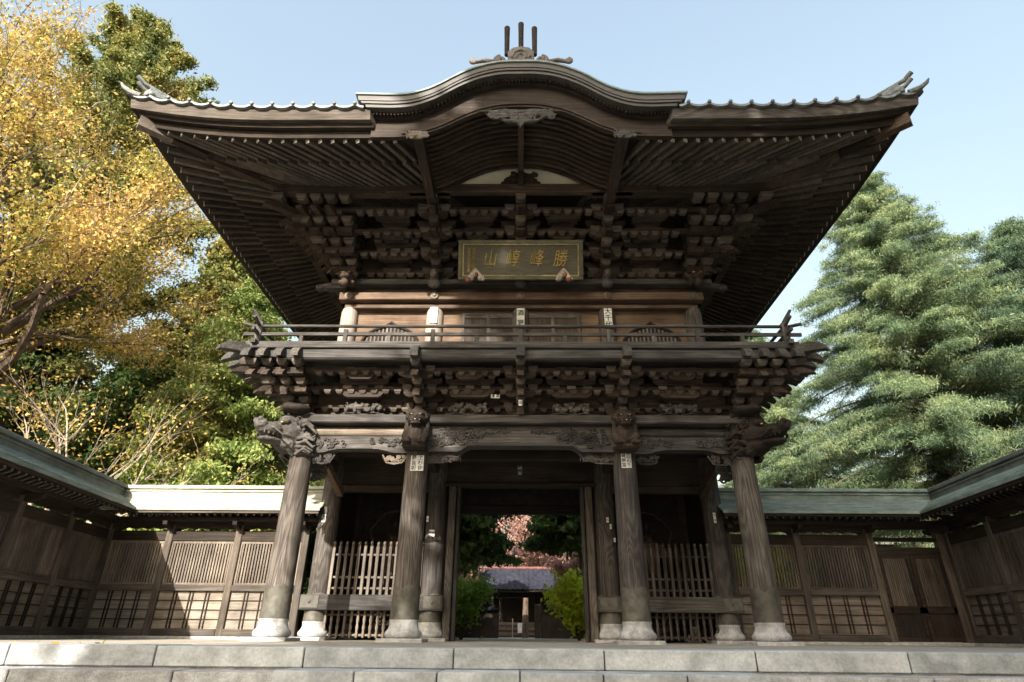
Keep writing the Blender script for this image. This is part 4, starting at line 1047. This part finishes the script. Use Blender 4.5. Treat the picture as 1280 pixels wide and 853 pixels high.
wing('roofed_wall', 'lattice wall with copper roof coloured as sunlit, joining the gate on the left, right half sunlit', (-9.32, 2.5, 0), 0, 4.9, [0, 1.38, 2.95, 4.48], True, False, ends=(.0, 0), coppermat=COPPER_SUN)
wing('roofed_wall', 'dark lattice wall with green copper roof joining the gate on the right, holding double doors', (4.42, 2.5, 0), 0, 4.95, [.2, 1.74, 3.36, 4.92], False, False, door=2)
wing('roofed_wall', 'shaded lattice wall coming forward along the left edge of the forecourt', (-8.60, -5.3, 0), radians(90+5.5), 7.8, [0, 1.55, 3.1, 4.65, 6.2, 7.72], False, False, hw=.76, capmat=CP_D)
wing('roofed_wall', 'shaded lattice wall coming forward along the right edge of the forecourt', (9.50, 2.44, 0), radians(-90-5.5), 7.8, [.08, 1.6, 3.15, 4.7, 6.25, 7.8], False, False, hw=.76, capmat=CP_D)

# ---------------------------------------------------------------- trees
def leafmesh(P, size, mat, name, droop=None, aspect=1.6, tri=False, seed=1):
    """a cloud of small leaf faces at points P (numpy, world), as one mesh"""
    r = np.random.default_rng(seed); n = len(P); sz = size*r.uniform(.6, 1.35, (n, 1))
    a = r.normal(size=(n, 3)); 
    if droop is not None: a = a*.55+np.array(droop)
    a /= np.linalg.norm(a, axis=1, keepdims=True)
    b = r.normal(size=(n, 3)); b -= a*(a*b).sum(1, keepdims=True); b /= np.linalg.norm(b, axis=1, keepdims=True)
    L = a*sz*aspect*.5; Wd = b*sz*.5
    if tri: v = np.stack([P-L*.6-Wd*.5, P-L*.6+Wd*.5, P+L], 1); k = 3
    else: v = np.stack([P-L, P+Wd*.9-L*.1, P+L, P-Wd*.9-L*.1], 1); k = 4
    me = bpy.data.meshes.new(name); me.vertices.add(n*k); me.vertices.foreach_set('co', v.reshape(-1).astype(np.float32))
    me.loops.add(n*k); me.loops.foreach_set('vertex_index', np.arange(n*k, dtype=np.int32))
    me.polygons.add(n); me.polygons.foreach_set('loop_start', np.arange(0, n*k, k, dtype=np.int32))
    me.materials.append(mat); me.update(calc_edges=True); me.validate(); return me
def crown(P, size, mat, parent, seed=1, name='crown', **k):
    P = np.array(P)-np.array(parent.location)[None, :]
    o = bpy.data.objects.new(name, leafmesh(P, size, mat, name, seed=seed, **k)); COL.objects.link(o); o.parent = parent; return o
def branchy(mb, p, d, L, r, depth, ends, rd, spread=.6, up_=.15, kids=3, shrink=.72, segs=4):
    pts = [Vector(p)]; rad = [r]; dd = Vector(d).normalized()
    for i in range(segs):
        dd = (dd+Vector((rd.gauss(0, .16), rd.gauss(0, .16), rd.gauss(0, .12)+up_*.2))).normalized()
        pts.append(pts[-1]+dd*(L/segs)); rad.append(r*(1-.45*(i+1)/segs))
        if depth <= 1: ends.append((pts[-1].copy(), dd.copy()))
    mb.tube(pts, rad, 6 if depth > 1 else 4, False)
    if depth > 0:
        for k in range(kids):
            i = rd.randint(1, segs) if k else segs
            ax = Vector((rd.gauss(0, 1), rd.gauss(0, 1), rd.gauss(0, .7))); nd_ = (dd+ax.normalized()*spread*rd.uniform(.7, 1.4)+Vector((0, 0, up_))).normalized()
            branchy(mb, pts[i], nd_, L*shrink*rd.uniform(.75, 1.15), rad[i]*.68, depth-1, ends, rd, spread, up_, kids, shrink, segs)
def broadleaf(name, label, cat, base, limbs, leafm, nper, size, spread_r, barkm, seed=1, depth=3, kids=3, droop=None, twigs=True, group=None, density=1.0, tr=.28):
    rd = random.Random(seed); e = empty(name, base, label, cat, group); g = MB(); ends = []
    for (p, d, L, r) in limbs: branchy(g, p, d, L, r, depth, ends, rd, kids=kids)
    g.obj('trunk', barkm, e, True)
    r = np.random.default_rng(seed); P = []
    for p, d in ends:
        if rd.random() > density: continue
        m = int(nper*rd.uniform(.3, 1.7)); q = np.array(p)+r.normal(size=(m, 3))*spread_r*np.array([1, 1, .6]); P.append(q)
    crown(np.concatenate(P), size, leafm, e, seed, droop=droop)
    return e, ends
# big yellow tree at the left, in two tiers, limbs reaching right over the wall
base = (-17.0, 3.5, -.1)
Lm = [((-17, 3.5, -.1), (0, 0, 1), 5.0, .42)]
def tgt(a, b): return (b[0]-a[0], b[1]-a[1], b[2]-a[2])
limbs = []
for tx, ty, tz_, L in ((-16.5, 3.5, 12, 4.6), (-13.5, 3, 11, 4.4), (-12, 2.5, 8.0, 4.0), (-18, 2.5, 11, 4.5), (-14, 2, 8.6, 4.0), (-19, 4, 14, 5.0), (-16, 1.8, 8, 4.0), (-20, 3, 8, 4.2), (-20.5, 3, 16, 5), (-18.5, 4.5, 15.5, 4.0), (-14, 4, 9.0, 4.2), (-11.5, 3.6, 9.8, 3.0)):
    st = Vector((-17+.35*(tx+17), 3.5+.2*(ty-3.5), 3.5+.5*(tz_-3.5))); limbs.append((st, tgt(st, (tx, ty, tz_)), L, .15))
e, ends = broadleaf('yellow_leaved_tree', 'tall deciduous tree with thin yellow autumn leaves and bare pale twigs, filling the left edge', 'tree', base, limbs, L_YEL, 46, .072, .34, BARK, 11, depth=3, kids=3, density=.82)
g = MB(); g.tube([(-17, 3.5, -.1), (-16.9, 3.5, 3), (-17.2, 3.5, 7), (-17, 3.5, 12), (-17.3, 3.5, 17)], [.45, .38, .3, .2, .06], 12)
for (st, d, L, r) in limbs:
    z = max(2.5, st.z-2.0); g.tube([(-17, 3.5, z), (Vector((-17, 3.5, z))+st)/2+Vector((0, 0, .2)), st], [.2, .17, .15], 7)
g.obj('trunk', BARK, e, True)
g = MB(); rd = random.Random(5)
for p, d in rd.sample(ends, 1300):
    q = p; dd = d; pts = [q]
    for i in range(4): dd = (dd+Vector((rd.gauss(0, .25), rd.gauss(0, .25), rd.gauss(0, .2)))).normalized(); q = q+dd*rd.uniform(.15, .32); pts.append(q)
    g.tube(pts, [.012, .010, .008, .006, .004], 3, False)
g.obj('bare_twigs', PALEBARK, e)['kind'] = 'stuff'
# nearly bare tree low at the left
limbs = [((-12.6, 4.4, 2.0), d, L, .07) for d, L in (((.6, -.2, .9), 2.4), ((-.5, -.1, 1), 2.2), ((.2, .1, 1), 2.6), ((1, -.2, .5), 2.6), ((-.9, .1, .6), 2.2))]
e, ends = broadleaf('bare_tree', 'nearly leafless small tree with pale grey twigs behind the left wall', 'tree', (-12.6, 4.4, -.1), limbs, L_YEL, 3, .065, .3, PALEBARK, 17, depth=3, kids=3)
g = MB(); g.tube([(-12.6, 4.4, -.1), (-12.55, 4.4, 1), (-12.6, 4.4, 2.1)], [.14, .11, .09], 8); g.obj('trunk', PALEBARK, e, True)

def conifer(name, label, base, H, R, mat, n_br, leaf, per, seed, z0=.12, droop=.35, barkm=BARK, gap=.0, shape=1.0, lsz=.16, group=None, cat='conifer', asp=2.2, lean=(0, 0), clump=.22, flat=.35, step=.32):
    rd = random.Random(seed); r = np.random.default_rng(seed); e = empty(name, base, label, cat, group)
    b = Vector(base); g = MB(); top = b+Vector((lean[0], lean[1], H))
    g.tube([b, b+Vector((lean[0]*.3, lean[1]*.3, H*.4)), b+Vector((lean[0]*.7, lean[1]*.7, H*.75)), top], [H*.018, H*.013, H*.007, .02], 10)
    P = []; Dn = []
    for i in range(n_br):
        t = z0+(1-z0)*((i+rd.random())/n_br)**.9
        h = H*t; rr = R*(1-((t-z0)/(1-z0))**(1.25*shape))*rd.uniform(.62, 1.12)+.25; az = i*2.39996+rd.uniform(-.4, .4)
        o = b+Vector((lean[0]*t, lean[1]*t, h)); dx = Vector((cos(az), sin(az), 0)); rise = rd.uniform(.05, .35)
        pts = []
        m = 7
        for k in range(m+1):
            u = k/m; pts.append(o+dx*rr*u+Vector((0, 0, rr*(rise*u-droop*u*u))))
        g.tube(pts, [max(.008, rr*.012*(1-.85*k/m)) for k in range(m+1)], 5, False)
        L = int(rr/step)+2
        for k in range(L):
            u = (k+1+rd.uniform(-.3, .3))/L
            if u < .22: continue
            if rd.random() < gap: continue
            c = o+dx*rr*u+Vector((0, 0, rr*(rise*u-droop*u*u))); wd = (.35+.5*(1-u)+.15)*clump*3*(.6+.4*rr/R)
            mm = int(per*rd.uniform(.6, 1.3)); q = r.normal(size=(mm, 3))*np.array([wd, wd, wd*flat]); q[:, 2] -= np.abs(q[:, 0]*q[:, 1])*.3+np.abs(r.normal(size=mm))*wd*.35
            P.append(np.array(c)+q)
    g.obj('trunk', barkm, e, True)
    crown(np.concatenate(P), lsz, mat, e, seed, droop=(0, 0, -leaf), aspect=asp, tri=asp > 2.4)
    return e
conifer('deodar_cedar', 'tall pale green deodar cedar with drooping tiers rising behind the right wall', (17.2, 12, -.1), 21.9, 8.2, L_DEO, 420, .5, 200, 3, z0=.1, droop=.38, lsz=.05, shape=1.1, gap=.16, clump=.14, flat=.26, asp=4.0)
conifer('deodar_cedar', 'darker bluish deodar cedar at the right edge beside the taller pale one', (22.0, 10.5, -.1), 17.2, 7.6, L_DEO2, 300, .5, 150, 4, z0=.1, droop=.34, lsz=.055, shape=1.5, gap=.06, clump=.15, flat=.24, asp=3.0)
conifer('deodar_cedar', 'smaller cedar filling the gap between the gate and the tallest right cedar', (12.3, 17, -.1), 15.0, 5.6, L_DEO, 200, .5, 170, 14, z0=.05, droop=.34, lsz=.058, clump=.15, flat=.26, asp=3.5)
conifer('japanese_cedar', 'lofty olive green cedar with a broken open top behind the left roof corner', (-20.2, 10, -.1), 30.6, 5.4, L_OLIVE, 120, .05, 420, 5, z0=.3, droop=-.15, gap=.22, lsz=.10, asp=1.8, clump=.14, flat=.7, shape=3.2, step=.8, lean=(-.2, 0))
conifer('japanese_cedar', 'dark olive cedar standing just left of the gate eaves', (-13.4, 11.5, -.1), 17.5, 4.3, L_OLIVE, 170, .2, 150, 6, z0=.2, droop=.1, lsz=.11, asp=1.6, clump=.17, flat=.6, step=.45)
conifer('japanese_cedar', 'bright yellow-green cedar with browned tufts behind the left wall beside the gate', (-10.6, 9, -.1), 13.0, 4.2, L_SUGI, 200, .35, 150, 7, z0=.12, droop=.22, lsz=.085, asp=1.8, clump=.16, flat=.5, step=.4)
conifer('japanese_cedar', 'low dark cedar behind the left wall, next to the brighter cedar', (-14.6, 9, -.1), 9.5, 3.8, L_DARK, 130, .35, 140, 8, z0=.1, droop=.2, lsz=.09, asp=1.8, clump=.17, flat=.5, step=.4)
conifer('japanese_cedar', 'shadowy dark cedar behind the yellow tree at the far left', (-21.5, 11, -.1), 17, 5.5, L_DARK, 120, .2, 100, 9, z0=.08, droop=.1, lsz=.15, asp=1.5, clump=.22, flat=.6, step=.5)
# trees glimpsed through the gate
conifer('evergreen_tree', 'dark evergreen on the left of the view through the gate', (-2.9, 13, -.1), 8.2, 2.2, L_DARK, 90, .2, 90, 21, z0=.36, droop=.2, lsz=.16, clump=.15, cat='tree', shape=2)
conifer('evergreen_tree', 'dark evergreen on the right of the view through the gate', (2.7, 16, -.1), 9.2, 2.0, L_DARK, 90, .2, 90, 22, z0=.40, droop=.2, lsz=.16, clump=.15, cat='tree', shape=2)
conifer('evergreen_tree', 'dark evergreen crown high over the inner gate roof', (-1.5, 27, -.1), 13, 2.8, L_DARK, 60, .2, 60, 23, z0=.55, droop=.3, lsz=.2, clump=.2, cat='tree', shape=2)
conifer('evergreen_tree', 'broad dark evergreen screening the sky at the left inside the gate', (-7.0, 19, -.1), 12, 4.6, L_DARK, 110, .2, 50, 24, z0=.1, droop=.2, lsz=.25, clump=.2, cat='tree', shape=2)
conifer('evergreen_tree', 'broad dark evergreen screening the sky at the right inside the gate', (7.0, 20, -.1), 11, 4.4, L_SUGI, 110, .2, 50, 25, z0=.1, droop=.2, lsz=.25, clump=.2, cat='tree', shape=2)
def maple(base, h, w, mat, label, seed, n=5, size=.14, per=60, name='maple_tree', cat='tree', depth=2, bark=BARK, den=1, sr=.28):
    rd = random.Random(seed); limbs = []
    for k in range(n):
        a = 2*pi*k/n+rd.random(); limbs.append(((base[0], base[1], base[2]+h*.25), (cos(a)*w*.5, sin(a)*w*.5, h*.55), h*.34, h*.012))
    e, ends = broadleaf(name, label, cat, base, limbs, mat, per, size, sr*h/5, bark, seed, depth=depth, kids=3, density=den)
    g = MB(); g.tube([base, (base[0]+.05, base[1], base[2]+h*.27)], [h*.022, h*.016], 8); g.obj('trunk', bark, e, True)
    return e
maple((.3, 28.5, -.1), 9.5, 9, L_PINK, 'pinkish red maple above the inner gate roof', 31, 6)
maple((3.6, 21, -.1), 4.6, 3.4, L_PINK, 'pinkish red maple at the right edge of the gate opening', 32, 6)
maple((-3.6, 22, -.1), 4.6, 3.6, L_PINK, 'pinkish red maple at the left edge of the gate opening', 33, 6)
maple((9.6, 9, -.1), 3.6, 3.5, L_PINK, 'low pink maple behind the double doors of the right wall', 34, 6)
def shrub(base, h, w, mat, label, seed, n=2600, size=.09, trunkh=0):
    r = np.random.default_rng(seed); e = empty('shrub', base, label, 'shrub'); g = MB(); rd = random.Random(seed); P = []
    for k in range(26):
        a = rd.uniform(0, 6.28); q = Vector((base[0]+cos(a)*w*.5*rd.random()**.5, base[1]+sin(a)*w*.5*rd.random()**.5, base[2]+h*rd.uniform(.3, .92)))
        g.tube([base, ((base[0]+q.x)/2, (base[1]+q.y)/2, base[2]+(q.z-base[2])*.6), q], [.03, .02, .008], 4, False)
        P.append(np.array(q)+r.normal(size=(n//26, 3))*np.array([w*.13, w*.13, h*.09]))
    g.obj('stems', BARK, e); crown(np.concatenate(P), size, mat, e, seed, name='foliage', aspect=1.4)
shrub((-1.75, 8, -.05), 1.75, 1.5, L_GREEN, 'rounded green shrub just inside the gate on the left', 41)
shrub((1.75, 8, -.05), 1.85, 1.5, L_LIME, 'bright yellow-green shrub just inside the gate on the right', 42, 3600, .12)
shrub((5.6, 5.6, -.05), 2.6, 2.6, L_LIME, 'bright yellow-green shrub behind the lattice right of the gate', 43, 3600, .11)
shrub((7.6, 6.5, -.05), 2.2, 1.8, L_GREEN, 'green shrub behind the lattice beside the double doors', 44)
shrub((-3.1, 6.6, -.05), 1.3, 1.4, L_LIME, 'yellow-green shrub seen through the lower left pickets', 45, 2000, .1)
shrub((3.2, 6.6, -.05), 1.2, 1.4, L_LIME, 'yellow-green shrub seen through the lower right pickets', 46, 2000, .1)
hg = empty('darkening_hedge', (-6.6, 4.1, 0), 'dark foliage added behind the left lattice wall to darken its gaps', 'darkening_hedge')  # added foliage that darkens the lattice gaps from behind
rr_ = np.random.default_rng(91); P = np.stack([rr_.uniform(-9.3, -4.6, 22000), rr_.normal(4.1, .35, 22000), rr_.uniform(.1, 2.35, 22000)], 1); crown(P, .11, L_DARK, hg, 91, name='foliage')
g = MB()
for k in range(10): g.tube([(-9.1+.48*k, 4.1, 0), (-9.1+.48*k, 4.12, 1.6)], .03, 6)
g.obj('stems', BARK, hg)
# unseen trees placed to shade the gate; those around the sides cut its skylight
def shade_tree(base, H, R, z0, n, seed, label):
    conifer('evergreen_tree', label, base, H, R, L_DARK, n, .2, 60, seed, z0=z0, droop=.1, lsz=.34, clump=.22, cat='tree', shape=2.6, step=.55, flat=.6)
shade_tree((-4.2, -25, -1.4), 25.5, 4.6, .35, 120, 61, 'big dark evergreen behind the photographer, the one nearest the axis of the gate')
shade_tree((1.5, -27, -1.4), 26.5, 5.5, .33, 130, 62, 'broad dark evergreen behind the photographer and right of the axis')
shade_tree((-14, -31, -1.4), 12.5, 5.5, .1, 90, 64, 'unseen squat dark evergreen behind the photographer on the left')
shade_tree((-22, -18, -1.4), 15, 5.0, .08, 90, 65, 'unseen dark evergreen outside the left wall near the photographer')
shade_tree((-24, -27, -1.4), 17, 5.5, .08, 90, 66, 'unseen dark evergreen far left behind the photographer')
shade_tree((17, -14, -1.4), 21, 5.5, .06, 110, 67, 'unseen dark evergreen outside the right wall near the photographer')
shade_tree((17, -4, -1.4), 15, 4.2, .06, 90, 68, 'unseen dark evergreen just outside the right wall')
shade_tree((9, -24, -1.4), 19, 5.5, .2, 100, 63, 'lower dark evergreen far right behind the photographer')
rr_ = np.random.default_rng(12); n_ = 260
P = np.concatenate([np.stack([rr_.uniform(-9, 9, n_), rr_.uniform(-5.27, -4.4, n_), np.full(n_, .012)], 1), np.stack([rr_.uniform(-9, 9, 160), rr_.uniform(-5.70, -5.3, 160), np.full(160, -.160)], 1)])
P = P[rr_.random(len(P)) < np.where(P[:, 0] < -4, .16, .01)]
fl = bpy.data.objects.new('fallen_leaves', leafmesh(P, .055, L_YEL, 'fallen_leaves', seed=5, aspect=1.5)); COL.objects.link(fl); fl.scale = (1, 1, 1); tag(fl, 'scattered yellow fallen leaves on the stone platform edge', 'leaves', None, 'stuff')
# ---------------------------------------------------------------- inner gate and hall beyond
ig = empty('inner_gate', (-.2, 24, 0), 'small tiled gate standing on the axis, seen through the big gate opening', 'gate')
for x in (-1.28, .98):
    g = MB(); g.span((x-.2, 23.9, 0), (x+.12, 24.2, 2.3), None, .02); g.obj('post', DARKIN, ig)
g = MB(); g.span((-2.0, 23.85, 2.0), (1.7, 24.2, 2.3), None, .02); g.obj('lintel', D('x'), ig)
n = 40
for sg in (-1, 1):
    g = MB(); vs = []; fs = []
    for j in range(7):
        t = j/6
        for i in range(n*4+1):
            x = -2.3+4.15*i/(n*4); vs.append((x, 24.05+sg*(1.3-1.25*t), 2.32+1.15*t**1.15+.035*abs(sin(x*pi/.26))))
    w_ = n*4+1
    for j in range(6):
        for i in range(n*4): fs.append((j*w_+i, j*w_+i+1, (j+1)*w_+i+1, (j+1)*w_+i))
    g.add(vs, fs if sg < 0 else [f[::-1] for f in fs]); g.obj('roof', SLATE, ig, True)
g = MB(); g.tube([(-2.4, 24.05, 3.52), (1.95, 24.05, 3.52)], .1, 10); g.obj('ridge', simple('red_ridge', (.09, .03, .025), (.16, .06, .05), 8, .6, .2), ig, True)
g = MB(); g.span((-2.2, 22.85, 2.24), (1.8, 25.2, 2.31)); g.obj('soffit', D('x'), ig)
for x0, x1 in ((-9, -1.5), (1.12, 9)):
    q = empty('garden_wall', ((x0+x1)/2, 24.1, 0), 'low dark boarded wall left of the small inner gate' if x0 < 0 else 'low dark boarded wall right of the small inner gate', 'wall')
    g = MB(); g.span((x0, 24.02, -.02), (x1, 24.2, 1.35)); g.obj('panel', D('z'), q); g = MB(); g.prism([(-.35, 1.35), (0, 1.62), (.35, 1.35)], x0, x1, Matrix.Translation((0, 24.1, 0)) @ Matrix.Rotation(-pi/2, 4, 'Z') @ Matrix.Scale(-1, 4, (0, 1, 0))); 
    g.obj('coping', SLATE, q)
hl = empty('temple_hall', (0, 40, 0), 'wooden hall with broad steps in the distance beyond the small gate', 'hall')
for k in range(6):
    g = MB(); g.span((-3, 36.6+.3*k, 0), (3, 39, .17*(k+1))); g.obj('step', WM('x') if k % 2 else B('x'), hl)
g = MB(); g.span((-7, 39, 0), (7, 46, 1.05)); g.obj('floor', B('x'), hl); g = MB(); g.span((-6, 40.5, 1.05), (6, 46, 4)); g.obj('wall', D('z'), hl)
for x in (-4.5, -1.6, 1.6, 4.5): g = MB(); g.lathe([(.16, 0), (.15, 2.9)], (x, 39.2, 1.05), 14); g.obj('column', B('z'), hl, True)
g = MB(); g.span((-7, 39.0, 3.2), (7, 39.3, 3.5)); g.obj('beam', WM('x'), hl)
g = MB(); g.prism([(-6, 3.7), (0, 7.4), (6, 3.7), (5.8, 3.5), (-5.8, 3.5)], -9, 9, Matrix.Translation((0, 43, 0)) @ Matrix.Rotation(pi/2, 4, 'Z')); g.obj('roof', SLATE, hl)
for sx in (-1, 1): g = MB(); g.tube([(sx*.55, 36.4, 0), (sx*.55, 36.4, 1.25)], .035, 8); tag(g.obj('post', PALEBARK), 'thin pale post at the foot of the hall steps, %s one' % ('left' if sx < 0 else 'right'), 'post')
g = MB(); g.span((-.18, 35.9, .3), (.18, 35.94, .95)); nbx = g.obj('board', WHITEP, None); g = MB(); g.span((-.03, 35.95, 0), (.03, 36, .8)); g.obj('stake', B('z'), nbx); nbx.name = 'notice_board'; tag(nbx, 'small white notice board in front of the distant hall steps', 'notice board')
# small striped mast behind the right wing
ms = empty('striped_mast', (24.6, 20, 0), 'thin red and white mast poking up behind the right wall among the cedars', 'mast')
g = MB(); g.tube([(24.9, 20, 0), (24.75, 20, 8.3)], .05, 8); g.obj('pole', WHITEP, ms); g = MB(); g.tube([(24.7, 20, 9.2), (24.3, 20, 10.6)], .12, 8); g.obj('upper_pole', REDPAINT, ms)
for k in range(4): g = MB(); g.tube([(24.74-.03*k, 20, 8.3+.24*k), (24.71-.03*k, 20, 8.5+.24*k)], .13, 10); g.obj('band', WHITEP if k % 2 == 0 else REDPAINT, ms)
